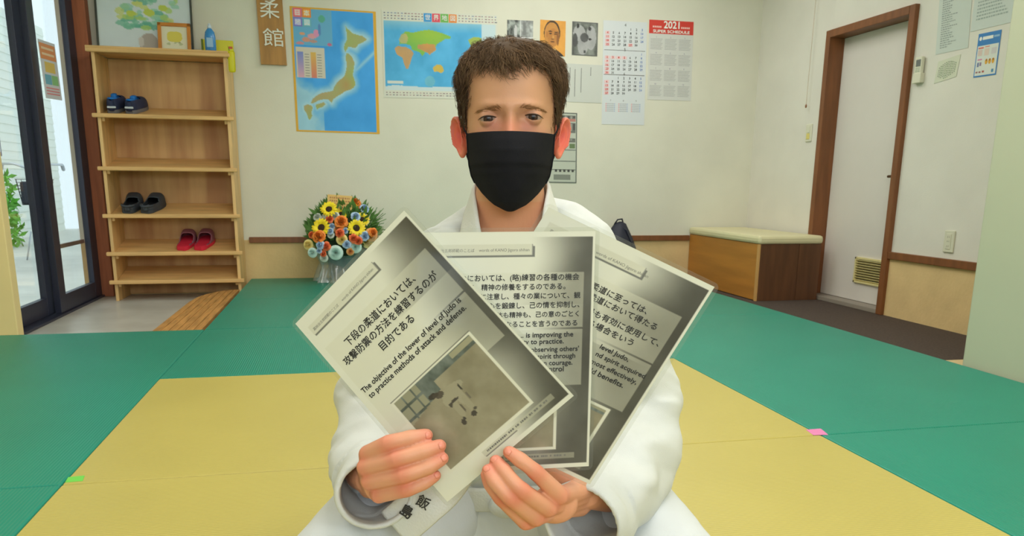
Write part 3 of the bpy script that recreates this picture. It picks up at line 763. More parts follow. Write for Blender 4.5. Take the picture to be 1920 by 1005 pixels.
# ---- papers on the right wall
def scrawl(p, u0, v0, u1, v1, n, col, seed, ragged=.6):
    rs = random.Random(seed)
    for k in range(n):
        v = v0 + (v1 - v0) * k / n; e = u0 + (u1 - u0) * rs.uniform(1 - ragged, 1); u = u0
        while u < e:
            w = rs.uniform(.006, .016); p.ink.rect(u, v, min(u + w, e), v + (v1 - v0) / n * .45, col); u += w + .004
fn, W, H = right_fn((4.018, 1.83), (3.782, 1.83), (3.99, 1.440))
p = Poster('notice_sheet', 'pale typed list hung high on the right wall beside the door', 'notice', fn, W, H, 6, 6, (206, 214, 206), 'papers on the right wall')
scrawl(p, .03, .06, .15, .37, 26, lc_(150, 160, 156), 4); p.done()
fn, W, H = right_fn((3.752, 1.83), (3.475, 1.83), (3.752, 1.519))
p = Poster('notice_sheet', 'wide pale paper of handwritten lines at the upper right corner', 'notice', fn, W, H, 6, 6, (208, 216, 210), 'papers on the right wall')
scrawl(p, .03, .05, .25, .27, 13, lc_(160, 174, 168), 6, .3); p.done()
fn, W, H = right_fn((3.962, 1.398), (3.800, 1.415), (3.975, 1.283))
p = Poster('notice_sheet', 'small paper with a green hand-drawn tree of writing', 'notice', fn, W, H, 6, 6, (216, 218, 196), 'papers on the right wall')
rs = random.Random(2)
for k in range(11):
    u = .018 + k * .012; t = .035 - .018 * math.sin(k / 10 * 3.14)
    v = t
    while v < .105 - abs(k - 5) * .004: 
        w = rs.uniform(.004, .009); p.ink.rect(u, v, u + .006, v + w, lc_(130, 150, 116) if k % 3 else lc_(150, 156, 140)); v += w + .004
p.done()
fn, W, H = right_fn((3.691, 1.497), (3.543, 1.494), (3.690, 1.279))
p = Poster('poster', 'small blue-framed health poster on the right wall', 'poster', fn, W, H, 8, 8, (60, 130, 196))
p.ink.rect(.006, .062, W - .006, H - .007, lc_(222, 226, 218))
p.ink.disc(.018, .026, .009, .010, WHT); p.ink.rect(.032, .018, .10, .034, WHT); p.ink.rect(.105, .02, .14, .030, lc_(150, 190, 220))
for u, v, w, h, c in ((.012, .07, .035, .007, (226, 110, 90)), (.055, .068, .03, .005, (230, 150, 130)), (.012, .082, .028, .03, (222, 200, 190)), (.055, .08, .03, .034, (226, 206, 190)), (.10, .08, .032, .03, (210, 206, 206)), (.015, .128, .03, .006, (220, 130, 170)), (.016, .145, .012, .022, (120, 130, 170)), (.032, .145, .012, .018, (150, 130, 160)), (.012, .19, .014, .008, (160, 110, 110)), (.032, .19, .014, .008, (160, 110, 110)), (.054, .188, .014, .01, (180, 90, 80)), (.115, .186, .014, .016, (80, 140, 180))): p.ink.rect(u, v, u + w, v + h, lc_(*c))
for k in range(3): p.ink.disc(.075 + k * .022, .145, .009, .014, lc_(226, 168, 50)); p.ink.disc(.075 + k * .022, .138, .004, .005, lc_(150, 100, 50))
p.done()
# ---- small wall fittings
M_IV = mat('ivory_plastic', (222, 220, 198), .4)
def fit(name, label, cat, y, z): return thing(name, label, cat, (XR, y, z))
t = fit('remote_control', 'white air conditioner remote in its wall holder beside the door', 'remote', 4.09, 1.297)
MB().box((-.028, -.028, .004), (-.006, .028, .146), .005).build('body', M_IV, t)
MB().box((-.0295, -.021, .092), (-.0275, .016, .13), .001).build('screen', mat('remote_screen', (112, 118, 116), .25), t, label='grey display window')
MB().box((-.031, -.033, 0), (0, .033, .055), .004).build('holder', M_IV, t)
bt = MB()
for r in range(3):
    for c in range(2): bt.box((-.030, -.018 + c * .02, .062 + r * .009), (-.0275, -.004 + c * .02, .068 + r * .009), .001)
bt.build('buttons', mat('pale_button', (190, 200, 180), .5), t)
t = fit('light_switch', 'ivory light switch plate below the pull cord', 'switch', 5.157, 1.022)
MB().box((-.01, -.036, 0), (0, .036, .122), .004).build('plate', M_IV, t); MB().box((-.014, -.018, .062), (-.009, .018, .105), .002).build('rocker', M_IV, t)
MB().box((-.014, -.018, .017), (-.009, .018, .058), .002).build('rocker', mat('yellow_rocker', (226, 210, 120), .45), t, label='yellowish lower rocker')
t = fit('wall_socket', 'ivory socket plate on the right wall above the brown rail', 'socket', 3.703, .352)
MB().box((-.01, -.037, 0), (0, .037, .122), .004).build('plate', M_IV, t); MB().box((-.013, -.018, .018), (-.009, .018, .104), .002).build('insert', M_IV, t)
s_ = MB()
for z in (.035, .062, .086):
    for y in (-.006, .006): s_.box((-.0138, y - .001, z - .004), (-.0128, y + .001, z + .004))
s_.build('slots', mat('socket_slot', (150, 146, 124), .6), t)
t = thing('pull_cord', 'thin pull cord with a small knob hanging left of the inner door', 'cord', (XR - .03, 5.185, 1.262))
MB().tube([(0, 0, .012), (.003, .0, .6), (.004, 0, CEIL - 1.262)], .0022, 6).build('string', mat('cord_string', (206, 190, 168), .8), t)
MB().lathe([(.002, -.006), (.006, 0), (.007, .01), (.003, .022)], 12).build('knob', mat('cord_knob', (150, 104, 70), .5), t, True)

# ---- coloured notice on the glass door
cs = [onX(*q, XL + .040) for q in ((70, 72), (102, 83), (86, 184))]
fn, W, H = wall_fn(cs[0], cs[1], cs[2], (1, 0, 0))
p = Poster('notice_sheet', 'laminated orange, yellow and green notice stuck on the glass door', 'notice', fn, W, H, 6, 6, (222, 226, 240))
p.ink.rect(.03 * W, .05 * H, .95 * W, .32 * H, lc_(238, 158, 110)); p.ink.rect(.2 * W, .36 * H, .8 * W, .54 * H, lc_(236, 206, 120)); p.ink.rect(.12 * W, .58 * H, .5 * W, .75 * H, lc_(120, 190, 220)); p.ink.rect(.52 * W, .58 * H, .9 * W, .75 * H, lc_(150, 210, 150)); 
for k in range(3): p.ink.rect(.1 * W, (.8 + .05 * k) * H, .9 * W, (.825 + .05 * k) * H, lc_(230, 150, 160))
for k in range(2): p.ink.rect(.12 * W, (.11 + .1 * k) * H, .85 * W, (.15 + .1 * k) * H, lc_(250, 220, 190))
p.done()
# ================================================================== FURNITURE AND OTHER THINGS
M_SHELF = mat('shelf_wood', (222, 178, 116), .5, var=.12, vscale=5, vstretch=(.7, 4, 8))
M_SIDE = mat('shelf_side_wood', (224, 184, 124), .5, var=.12, vscale=5, vstretch=(6, 6, .6))
M_BACKP = mat('shelf_back_board', (214, 172, 116), .55, vscale=2.6, vstretch=(3.4, 1, .35), rgb2=(180, 130, 82))
X0, X1, YS = -1.535, -.672, 5.60
sh = thing('shoe_shelf', 'tall open wooden shoe shelf against the back wall by the entrance', 'shelf', ((X0 + X1) / 2, YS + .17, -.10))
sx, sy, sz = sh.location
def sb(lo, hi, bev, nm, m, par=None, lab=None): return MB().box((lo[0] - sx, lo[1] - sy, lo[2] - sz), (hi[0] - sx, hi[1] - sy, hi[2] - sz), bev).build(nm, m, par or sh, label=lab)
for x in (X0 + .025, X1 - .045): sb((x, YS + .018, -.10), (x + .020, 5.94, 1.495), .002, 'side_panel', M_SIDE)
sb((X0 + .04, 5.915, -.09), (X1 - .04, 5.935, 1.495), 0, 'back_panel', M_BACKP)
BZ = [1.498, 1.100, .768, .462, .212, .022]
TLT = math.radians(13.5)                                          # the racks slope up towards the back
for z in BZ:
    Mb = Matrix.Translation((0, YS + .02 - sy, z - sz)) @ Matrix.Rotation(0 if z == BZ[0] else TLT, 4, 'X')
    MB().box((X0 + .046 - sx, 0, 0), (X1 - .046 - sx, .296 if z < BZ[0] else .29, .016), .001, M=Mb).build('shelf_board', M_SHELF, sh)
    sb((X0, YS - .012, z - .006), (X1, YS + .019, z + .020), .006, 'front_edge', M_SHELF)
sb((X0 - .0, YS - .01, 1.516), (X1 - .01, 5.94, 1.530), .004, 'top_board', M_SHELF)
for z in BZ[1:]:
    Mb = Matrix.Translation((0, YS + .02 - sy, z - sz)) @ Matrix.Rotation(TLT, 4, 'X')
    for xa in (X1 - .064, X0 + .046): MB().box((xa - sx, .004, -.03), (xa + .018 - sx, .285, -.0005), .002, M=Mb).build('shelf_cleat', M_SIDE, sh)

# ---- shoes
def shoe_mb(L, w, h_heel, h_toe, open_to, kind):
    """upper (shell), sole and insole of one shoe; heel at y=0, toe at y=L"""
    ns, nt = 30, 25
    S = np.linspace(0, 1, ns)
    def hw(s):
        return w * (.74 + .26 * math.sin(min(1, s / .68) * math.pi / 2) ** 2) * (1 - max(0, (s - .72) / .28) ** 2.4) ** .5 * (1 - max(0, (.12 - s) / .12) ** 2 * .55)
    def top(s):
        a = h_heel if s < .3 else h_heel + (h_toe - h_heel) * ((s - .3) / .7)
        return a * (1 - max(0, (s - .62) / .38) ** 3 * .72)
    def bend(s): return .012 * math.sin(s * math.pi) * (1 if s > .4 else s / .4)
    rows = []
    for s in S:
        r = []
        for t in np.linspace(-1, 1, nt):
            a = t * math.pi / 2
            x = hw(s) * math.copysign(abs(math.sin(a)) ** .55, a); z = top(s) * abs(math.cos(a)) ** .75 + .016
            r.append((x + bend(s), L * s, z))
        rows.append(r)
    V = [p for r in rows for p in r]; F = []
    for i in range(ns - 1):
        s = (S[i] + S[i + 1]) / 2
        for j in range(nt - 1):
            t = abs((j + .5) / (nt - 1) * 2 - 1)
            if kind == 'slip' and s < open_to and t < .985 and s > -1: 
                if s < .16 or t < .93 - .35 * max(0, (s - open_to + .2) / .2): continue
            if kind != 'slip' and open_to > s > .05 and t < (.42 if kind == 'sneaker' else .60) * min(1, (open_to - s) / .12) ** .5: continue
            if kind != 'slip' and s <= .05 and t < .40: continue
            F.append((i * nt + j, i * nt + j + 1, (i + 1) * nt + j + 1, (i + 1) * nt + j))
    up = MB().add(V, F)
    # heel counter wall closes the back
    if kind != 'slip':
        r0 = rows[0]; sel = [p for p in r0 if p[2] < h_heel * .98]
        half = [p for p in sel if p[0] < bend(0)]; other = [p for p in sel if p[0] >= bend(0)]
        other = other[::-1]
        n = min(len(half), len(other)); VV = []; FF = []
        for a, b in zip(half[:n], other[:n]):
            k = len(VV)
            for q in range(7):
                f = q / 6; VV.append((a[0] + (b[0] - a[0]) * f, -.012 * math.sin(f * math.pi) + 0.0, a[2]))
        for i in range(n - 1):
            for q in range(6): FF.append((i * 7 + q, i * 7 + q + 1, (i + 1) * 7 + q + 1, (i + 1) * 7 + q))
        up.add(VV, FF)
    sole = MB(); out = []
    for s in np.linspace(0, 1, 26): out.append((hw(s) * 1.05 + bend(s), -.006 + (L + .01) * s))
    for s in np.linspace(1, 0, 26)[1:-1]: out.append((-hw(s) * 1.05 + bend(s), -.006 + (L + .01) * s))
    n = len(out)
    sole.rings([[(x, y, 0) for x, y in out], [(x * 1.02, y, .010) for x, y in out], [(x, y, .022) for x, y in out]])
    ins = MB(); ins.rings([[(x * .95, y * .97 + .004, .022) for x, y in out], [(x * .93, y * .97 + .004, .028) for x, y in out]])
    return up, sole, ins
def make_shoe(label, loc, rz, kind, upm, solem, insm, group, L=.265, w=.047, hh=.07, ht=.062, op=.5, collar=None):
    t = thing('shoe', label, 'shoe', (loc[0], loc[1], loc[2] + .0015 + (loc[1] - YS - .02) * math.tan(TLT)), 0, group)
    t.rotation_euler = (Matrix.Rotation(TLT, 3, 'X') @ Matrix.Rotation(rz, 3, 'Z')).to_euler()
    up, sole, ins = shoe_mb(L, w, hh, ht, op, kind)
    u = up.build('upper', upm, t, True); md = u.modifiers.new('thickness', 'SOLIDIFY'); md.thickness = .005; md.offset = 0
    sole.build('sole', solem, t, 'auto'); ins.build('insole', insm, t, 'auto')
    if kind == 'sneaker':
        lc = MB()
        for k in range(5): lc.tube([(-.022, L * (.52 + k * .05), hh * .98 - k * .006), (0, L * (.52 + k * .05), hh * 1.12 - k * .006), (.022, L * (.52 + k * .05), hh * .98 - k * .006)], .003, 6)
        lc.build('laces', collar, t, True)
        tg = MB(); P = []
        for a in np.linspace(-1, 1, 15): P.append((a * .034, .012 + .10 * (1 - abs(a)) ** 0 * (abs(a) < 2) * (1 - (1 - a * a) ** .5) , hh * .93 + .012 * (1 - a * a)))
        tg.tube(P, .007, 8, round_end=True); tg.build('collar', collar, t, True, label='bright blue padded collar')
        MB().box((-.016, .30 * L, hh * .7), (.016, .5 * L, hh * 1.28), .008).build('tongue', collar, t, True)
        MB().box((-.026, -.0165, .034), (.026, -.006, .046), .003).build('heel_stripe', mat('white_stripe', (206, 214, 224), .5), t)
    if kind == 'clog':
        st = MB(); P = [(math.sin(a) * .043, .06 - .075 * math.cos(a), .045 + .006 * math.cos(a)) for a in np.linspace(-1.5, 1.5, 15)]
        st.tube(P, .006, 8, flat=(1, 1.4)); st.build('heel_strap', upm, t, True)
    return t
M_NAVY = mat('navy_mesh_fabric', (38, 46, 78), .75, bump=.4, bscale=400); M_SOLE = mat('grey_sole', (112, 110, 112), .7); M_DINS = mat('dark_insole', (30, 30, 38), .8)
M_BLUEC = mat('bright_blue_fabric', (30, 120, 206), .7); M_CROC = mat('dark_grey_foam', (58, 64, 72), .6); M_BIN = mat('black_lining', (16, 16, 20), .8)
M_MAUVE = mat('mauve_rubber', (140, 84, 98), .55); M_REDIN = mat('red_insole', (214, 40, 66), .6)
def sy_(z, i=0): return YS + .035
def on_shelf(px_, z): return onY(px_, 300, YS + .05)[0]
zt = [z + .0165 for z in BZ]
make_shoe('left navy sneaker with a blue collar on the second shelf down', (-1.424, YS + .050, zt[1]), math.radians(2), 'sneaker', M_NAVY, M_SOLE, M_DINS, 'navy sneakers', collar=M_BLUEC, hh=.085, ht=.06)
make_shoe('right navy sneaker, on the side away from the entrance', (-1.318, YS + .050, zt[1]), math.radians(-4), 'sneaker', M_NAVY, M_SOLE, M_DINS, 'navy sneakers', collar=M_BLUEC, hh=.078, ht=.06)
make_shoe('left dark grey clog, nearer the entrance on the middle shelf', (-1.388, YS + .040, zt[3]), math.radians(1), 'clog', M_CROC, M_CROC, M_BIN, 'dark grey clogs', hh=.050, ht=.088, op=.50, w=.053)
make_shoe('right dark grey clog of the pair on the middle shelf', (-1.276, YS + .040, zt[3]), math.radians(-8), 'clog', M_CROC, M_CROC, M_BIN, 'dark grey clogs', hh=.052, ht=.088, op=.50, w=.053)
make_shoe('left red-lined mauve slip-on, nearer the entrance', (-1.070, YS + .042, zt[4]), math.radians(-3), 'slip', M_MAUVE, M_REDIN, M_REDIN, 'red slip-ons', hh=.06, ht=.085, op=.52, w=.05)
make_shoe('right red-lined mauve slip-on, farther from the entrance', (-.960, YS + .042, zt[4]), math.radians(-6), 'slip', M_MAUVE, M_REDIN, M_REDIN, 'red slip-ons', hh=.06, ht=.09, op=.52, w=.05)

# ---- things on top of the shelf
ZT = 1.531
def leaning(name, label, cat, pTL, w, h, y0, lean, framew, fm, mw, cfn, matm, nu=60, nv=80):
    t = thing(name, label, cat, (pTL + w / 2, y0, ZT)); t.rotation_euler = (-math.asin(lean / h), 0, 0)
    f = MB()
    for lo, hi in (((-w / 2, 0, 0), (-w / 2 + framew, .018, h)), ((w / 2 - framew, 0, 0), (w / 2, .018, h)), ((-w / 2, 0, 0), (w / 2, .018, framew)), ((-w / 2, 0, h - framew), (w / 2, .018, h))): f.box(lo, hi, .002)
    f.build('frame', fm, t)
    MB().box((-w / 2 + .004, .014, .004), (w / 2 - .004, .019, h - .004)).build('backing', mat('frame_backing', (150, 130, 100), .8), t)
    iw, ih = w - 2 * framew, h - 2 * framew
    pp = Poster('picture', None, None, lambda u, v, o=0.0: np.array([-iw / 2 + u, .012 - o, h - framew - v]), iw, ih, nu, nv, cfn, parent=t)
    return t
def bouquet(U, V):
    n = vnoise(U, V, 31, 5, 4); a = np.zeros(U.shape + (3,)); a[:] = (214, 226, 228)
    a += ((n - .5) * 16)[..., None]
    rs = np.random.RandomState(4)
    for k in range(70):
        t = rs.rand() ** .8; x = .52 + (rs.rand() - .5) * (.75 - .35 * t); y = .80 - .72 * (1 - t) * rs.rand() - .04
        c = [(120, 190, 160), (150, 206, 180), (176, 208, 110), (206, 214, 120), (100, 176, 150)][rs.randint(5)]
        m = np.hypot((U - x) / rs.uniform(.03, .07), (V - y) / rs.uniform(.015, .035)) < .7 + .8 * n; a[m] = a[m] * .25 + np.array(c) * .75
    for x, y, r in ((.36, .62, .055), (.55, .60, .07), (.70, .55, .06), (.54, .40, .06), (.40, .36, .05)):
        m = np.hypot((U - x) / r, (V - y) / (r * .62)) < .6 + .8 * n; a[m] = np.array([196, 210, 90]) + 0 * a[m]
    m = np.hypot((U - .535) / .105, (V - .925) / .115) < 1; a[m] = (178, 168, 158)
    m = (np.hypot((U - .45) / .03, (V - .90) / .05) < 1); a[m] = (206, 200, 192)
    return a
leaning('framed_painting', 'large framed watercolour of yellow flowers leaning on top of the shelf', 'painting', -1.53, .60, .66, 5.845, .07, .012, mat('dark_thin_frame', (62, 66, 58), .5), 0, bouquet, None, 90, 100)
def lemon(U, V):
    a = np.zeros(U.shape + (3,)); a[:] = (228, 226, 196); n = vnoise(U, V, 6, 4, 5)
    m = (np.abs((U - .5) / .30) ** 3 + np.abs((V - .42) / .23) ** 3) < .7 + .5 * n; a[m] = (222, 208, 90)
    m = (np.hypot((U - .5) / .3, (V - .72) / .08) < .7 + .6 * n) & (n > .5); a[m] = (190, 196, 150)
    m = np.hypot((U - .70) / .03, (V - .66) / .02) < 1; a[m] = (150, 120, 70)
    return a
leaning('framed_picture', 'small picture of a yellow motif in an orange wooden frame on the shelf', 'picture', -1.145, .205, .20, 5.80, .03, .022, mat('orange_wood_frame', (206, 132, 50), .5, var=.1, vscale=8), 0, lemon, None)
bt = thing('bottle', 'blue plastic spray bottle standing on top of the shelf', 'bottle', (-.80, 5.70, ZT))
R_ = []
for z, a, b in ((0, .030, .022), (.004, .034, .025), (.05, .035, .026), (.10, .034, .025), (.128, .029, .021), (.146, .016, .014), (.150, .012, .012)):
    R_.append([(a * math.cos(2 * math.pi * k / 24), b * math.sin(2 * math.pi * k / 24), z) for k in range(24)])
MB().rings(R_).build('body', mat('blue_bottle_plastic', (60, 140, 206), .25, coat=.3), bt, True)
MB().lathe([(.0135, .150), (.0135, .165), (.009, .168), (.008, .178), (.004, .182)], 16).build('cap', mat('pale_cap', (206, 220, 232), .4), bt, True, label='pale blue cap')
MB().box((-.020, -.0268, .03), (.020, -.0235, .09), .003).build('label_panel', mat('label_white_blue', (150, 190, 224), .5), bt, label='pale label on the front')
pk = thing('packet', 'bright yellow packet standing at the right end of the shelf top', 'packet', (-.765, 5.80, ZT), math.radians(4))
MB().box((-.095, 0, 0), (.095, .05, .098), .004).build('box_body', mat('yellow_green_packet', (214, 206, 30), .5), pk)
MB().box((-.108, .004, .002), (-.0955, .045, .10), .003).build('end_flap', mat('olive_packet_side', (110, 132, 50), .6), pk)
MB().box((.065, -.0015, .045), (.09, .001, .06)).build('red_mark', mat('red_print', (206, 90, 40), .5), pk)
dc = thing('drawstring_pouch', 'small yellow pouch hanging from the right end of the shelf top', 'pouch', (-.662, 5.602, 1.40))
MB().box((-.022, -.006, .0), (.022, .006, .135), .012).build('bag', mat('yellow_green_packet'), dc, True)
MB().tube([(-.012, 0, .13), (-.02, .01, .165), (-.008, .0, .13)], .002, 5).build('string', mat('olive_packet_side'), dc)

# ---- bench in the far corner
bx0, bx1, by0, by1 = 2.805, 3.285, 4.835, 5.935
bn = thing('storage_bench', 'wooden box bench with a cream cushion top in the far right corner', 'bench', ((bx0 + bx1) / 2, (by0 + by1) / 2, -.08))
ox, oy2, oz2 = bn.location
def bb(lo, hi, bev, nm, m, lab=None): return MB().box((lo[0] - ox, lo[1] - oy2, lo[2] - oz2), (hi[0] - ox, hi[1] - oy2, hi[2] - oz2), bev).build(nm, m, bn, label=lab)
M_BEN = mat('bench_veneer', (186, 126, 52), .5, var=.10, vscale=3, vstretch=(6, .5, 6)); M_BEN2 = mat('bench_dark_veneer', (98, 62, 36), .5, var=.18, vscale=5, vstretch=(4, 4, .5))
bb((bx0, by0 + .018, -.075), (bx0 + .018, by1, .315), .001, 'side_panel', M_BEN, 'light brown side panel')
bb((bx1 - .018, by0 + .018, -.075), (bx1, by1, .315), .001, 'side_panel', M_BEN)
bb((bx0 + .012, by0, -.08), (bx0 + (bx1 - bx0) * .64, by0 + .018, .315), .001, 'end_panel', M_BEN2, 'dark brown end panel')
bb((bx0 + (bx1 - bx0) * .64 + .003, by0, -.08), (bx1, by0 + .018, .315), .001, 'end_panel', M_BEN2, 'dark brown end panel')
bb((bx0 - .002, by0 - .002, -.08), (bx0 + .0125, by0 + .02, .315), .001, 'corner_strip', mat('bench_edge', (206, 160, 96), .5))
bb((bx0 + .01, by0 + .01, .300), (bx1 - .01, by1, .314), .001, 'lid', M_BEN)
bb((bx0 - .012, by0 - .015, .315), (bx1 + .005, by1, .372), .018, 'cushion', mat('cream_vinyl_cushion', (222, 214, 172), .5, var=.03, vscale=6))

# ---- dark bag leaning on the back wall
bg_ = thing('backpack', 'dark navy bag slumped against the back wall behind the shoulder', 'bag', (2.08, 5.76, 0))
R_ = []
for z, a, b in ((0, .12, .09), (.02, .155, .115), (.12, .165, .125), (.22, .15, .11), (.30, .11, .085), (.36, .075, .06), (.41, .045, .035), (.425, .01, .01)):
    R_.append([((a * (1 + .06 * math.sin(3 * t + z * 9))) * math.cos(t) + z * .12, (b * (1 + .05 * math.cos(4 * t))) * math.sin(t), z) for t in [2 * math.pi * k / 28 for k in range(28)]])
M_BAG = mat('navy_nylon', (34, 36, 52), .6, bump=.3, bscale=30)
MB().rings(R_).build('bag_body', M_BAG, bg_, True)
MB().tube([(.05, -.02, .40), (.09, -.05, .36), (.14, -.06, .25), (.16, -.07, .10)], .009, 8, flat=(2, .6)).build('strap', M_BAG, bg_, True)
MB().tube([(.0, -.01, .405), (.02, -.02, .44), (.06, -.01, .445), (.075, 0, .41)], .006, 8).build('carry_loop', M_BAG, bg_, True)
MB().box((-.09, -.135, .04), (.09, -.09, .18), .02).build('front_pocket', M_BAG, bg_, True)

# ---- flower arrangement
fl = thing('flower_arrangement', 'gift arrangement of sunflowers and roses standing by the back wall', 'flowers', (.02, 5.72, 0))
FX = np.array(fl.location)
rs = random.Random(11)
def P3(px_, py_, Y): return onY(px_, py_, Y) - FX
def facing(c, yv=None):
    """matrix putting a bloom at c, looking outwards from the bunch"""
    d = np.array(c) - np.array([0, .12, .22]); d[1] -= .22; d /= np.linalg.norm(d)
    z = Vector(d); q = z.to_track_quat('Z', 'Y'); return Matrix.Translation(Vector(c)) @ q.to_matrix().to_4x4()
M_PETY = mat('sunflower_petal', (255, 222, 30), .6, var=.1, vscale=30); M_SUNC = mat('sunflower_seed_head', (52, 34, 20), .9, bump=.6, bscale=300)
def sunflower(px_, py_, Y, r):
    M = facing(P3(px_, py_, Y)); mb = MB()
    for lay, (n, rr, lift) in enumerate(((17, 1.0, .12), (15, .86, .25))):
        for k in range(n):
            a = 2 * math.pi * (k + .5 * lay) / n + rs.uniform(-.08, .08); R = r * rr * rs.uniform(.92, 1.05)
            ca, sa = math.cos(a), math.sin(a); w = r * .15; pts = []
            for s, ww, zz in ((.32, .6, 0), (.62, 1.0, lift * r), (.86, .7, lift * r * 1.1), (1.0, .04, lift * r * .8)):
                for sg in (-1, 1): pts.append(M @ Vector((ca * R * s - sa * w * ww * sg, sa * R * s + ca * w * ww * sg, zz + .002)))
            mb.add([p[:] for p in pts], [(0, 1, 3, 2), (2, 3, 5, 4), (4, 5, 7, 6)])
    o = mb.build('sunflower_bloom', M_PETY, fl, True)
    MB().lathe([(.001, .010), (r * .25, .012), (r * .40, .006), (r * .43, -.004), (r * .3, -.012)], 20, M).build('seed_head', M_SUNC, o, True)
    MB().tube([(M @ Vector((0, 0, -.012)))[:], (M @ Vector((0, 0, -.05)))[:], (0.0, .08, .16)], .004, 6).build('stem', mat('flower_stem', (70, 110, 50), .6), o, True)
def rose(px_, py_, Y, r, m, frill=0.0, name='rose_bloom'):
    M = facing(P3(px_, py_, Y)); mb = MB(); n = 0
    for lay in range(6):
        k_n = 5 if lay < 5 else 6; f = (lay + 1) / 6
        for k in range(k_n):
            a0 = 2 * math.pi * k / k_n + lay * .63; g = []
            for i in range(5):
                v = i / 4; row = []
                for j in range(6):
                    u = j / 5 - .5; a = a0 + u * 1.75
                    rad = r * f * (.35 + .65 * math.sin(v * 1.5)) + frill * rs.uniform(-1, 1) * r * v
                    z = r * (.85 - .55 * f) * v * 1.25 - r * .35 * f * f * (v ** 3) + frill * r * rs.uniform(-1, 1) * v
                    row.append((M @ Vector((rad * math.cos(a), rad * math.sin(a), z - r * .3)))[:])
                g.append(row)
            mb.grid(g)
    mb.build(name, m, fl, True)
M_OR = mat('orange_bloom', (255, 148, 60), .6, var=.1, vscale=40); M_MIN = mat('pale_mint_rose', (222, 246, 238), .6); M_CRM = mat('cream_yellow_rose', (250, 230, 150), .6); M_BLU = mat('pale_blue_bloom', (190, 216, 242), .6)
M_WHB = mat('white_bloom', (226, 232, 220), .6); M_PCH = mat('peach_bloom', (238, 178, 110), .6); M_CORAL = mat('coral_bloom', (250, 128, 78), .6)
for a in ((617, 393, 5.56, .062), (603, 427, 5.52, .068), (668, 428, 5.52, .066), (679, 412, 5.60, .055), (655, 385, 5.66, .058), (640, 402, 5.60, .05)): sunflower(*a)
for px_, py_, Y, r, m in ((629, 474, 5.46, .052, M_MIN), (585, 474, 5.50, .036, M_MIN), (641, 449, 5.47, .040, M_CRM), (577, 459, 5.53, .038, M_CRM), (667, 463, 5.48, .045, M_MIN), (607, 484, 5.48, .03, M_WHB), (594, 406, 5.60, .03, M_WHB), (628, 404, 5.54, .032, M_WHB), (634, 428, 5.52, .036, M_PCH), (657, 472, 5.47, .028, M_PCH), (697, 440, 5.54, .05, M_PCH), (682, 405, 5.64, .034, M_BLU), (690, 455, 5.56, .04, M_CRM), (620, 440, 5.50, .026, M_WHB)): rose(px_, py_, Y, r, m)
for px_, py_, Y, r, m in ((640, 415, 5.50, .046, M_OR), (597, 444, 5.47, .046, M_OR), (584, 440, 5.54, .026, M_CORAL), (618, 410, 5.53, .028, M_CORAL), (637, 437, 5.47, .032, M_CORAL), (663, 447, 5.46, .032, M_CORAL), (672, 451, 5.46, .03, M_CORAL), (611, 462, 5.46, .032, M_CORAL), (665, 380, 5.68, .05, M_OR), (700, 436, 5.50, .034, M_OR), (606, 476, 5.47, .022, M_CORAL)): rose(px_, py_, Y, r, m, .13, 'carnation_bloom')
for px_, py_, Y, r in ((600, 459, 5.46, .03), (650, 458, 5.46, .03), (619, 433, 5.49, .024), (648, 432, 5.50, .022), (684, 442, 5.50, .036), (622, 424, 5.52, .022), (684, 390, 5.66, .036), (667, 405, 5.56, .034), (598, 470, 5.47, .02)): rose(px_, py_, Y, r, M_BLU, .10, 'hydrangea_bloom')
lf = MB()
for k in range(330):
    a = rs.uniform(0, 6.283); b = rs.uniform(-.2, 1.3); r = .22
    c = np.array([r * 1.05 * math.cos(a) * math.cos(b), .02 + r * .7 * math.sin(a) * math.cos(b) - .04, .28 + .27 * math.sin(b)]) * np.array([1, 1, 1])
    if c[1] > .17: c[1] = .17
    d = c - np.array([0, .05, .18]); d /= np.linalg.norm(d); d += np.array([rs.uniform(-.5, .5), rs.uniform(-.5, .3), rs.uniform(-.3, .5)]); d /= np.linalg.norm(d)
    e = np.cross(d, [rs.uniform(-1, 1), -1, rs.uniform(-1, 1)]); e /= np.linalg.norm(e); L_ = rs.uniform(.05, .10); w = rs.uniform(.008, .018)
    if (c + d * L_)[1] + FX[1] > YB - .02: continue
    lf.add([c, c + d * L_ * .5 + e * w, c + d * L_, c + d * L_ * .5 - e * w], [(0, 1, 2, 3)])
for k in range(26):                                              # fine sprigs on the right
    s0 = np.array([.16, -.02, .36]); e0 = s0 + np.array([rs.uniform(.03, .16), rs.uniform(-.06, .06), rs.uniform(.0, .17)]); lf.tube([s0, (s0 + e0) / 2 + [0, 0, .015], e0], .0022, 4)
lo = lf.build('foliage', mat('arrangement_leaf', (96, 138, 66), .6, var=.3, vscale=20), fl); lo['kind'] = 'stuff'
MB().ball((0, .02, .30), (.19, .13, .19)).build('foam_base', mat('dark_foam', (38, 62, 34), .9), fl, True)
MB().lathe([(.085, 0), (.10, .01), (.13, .17), (.125, .175), (.11, .17), (.10, .15)], 28).build('pot', mat('dark_pot', (32, 66, 78), .5), fl, True)
wr = MB(); g = []
for i in range(16):
    v = i / 15; row = []
    for j in range(73):
        a = 2 * math.pi * j / 72
        r = (.185 - .055 * v + .05 * max(0, v - .55) ** 1.2 * 3) * (1 + (.10 * (1 - v) + .05) * math.sin(a * 9 + v * 2) + .05 * math.sin(a * 17 + 3 * v))
        row.append((r * 1.12 * math.cos(a), min(r * .95 * math.sin(a), .20), .003 + v * .215 * (1 + .10 * math.sin(a * 5))))
    g.append(row)
wr.grid(g); wo = wr.build('wrapping_film', film_mat('cellophane', (.90, .97, .98), .16, .12, .16), fl, True, label='clear crinkled wrapping film')
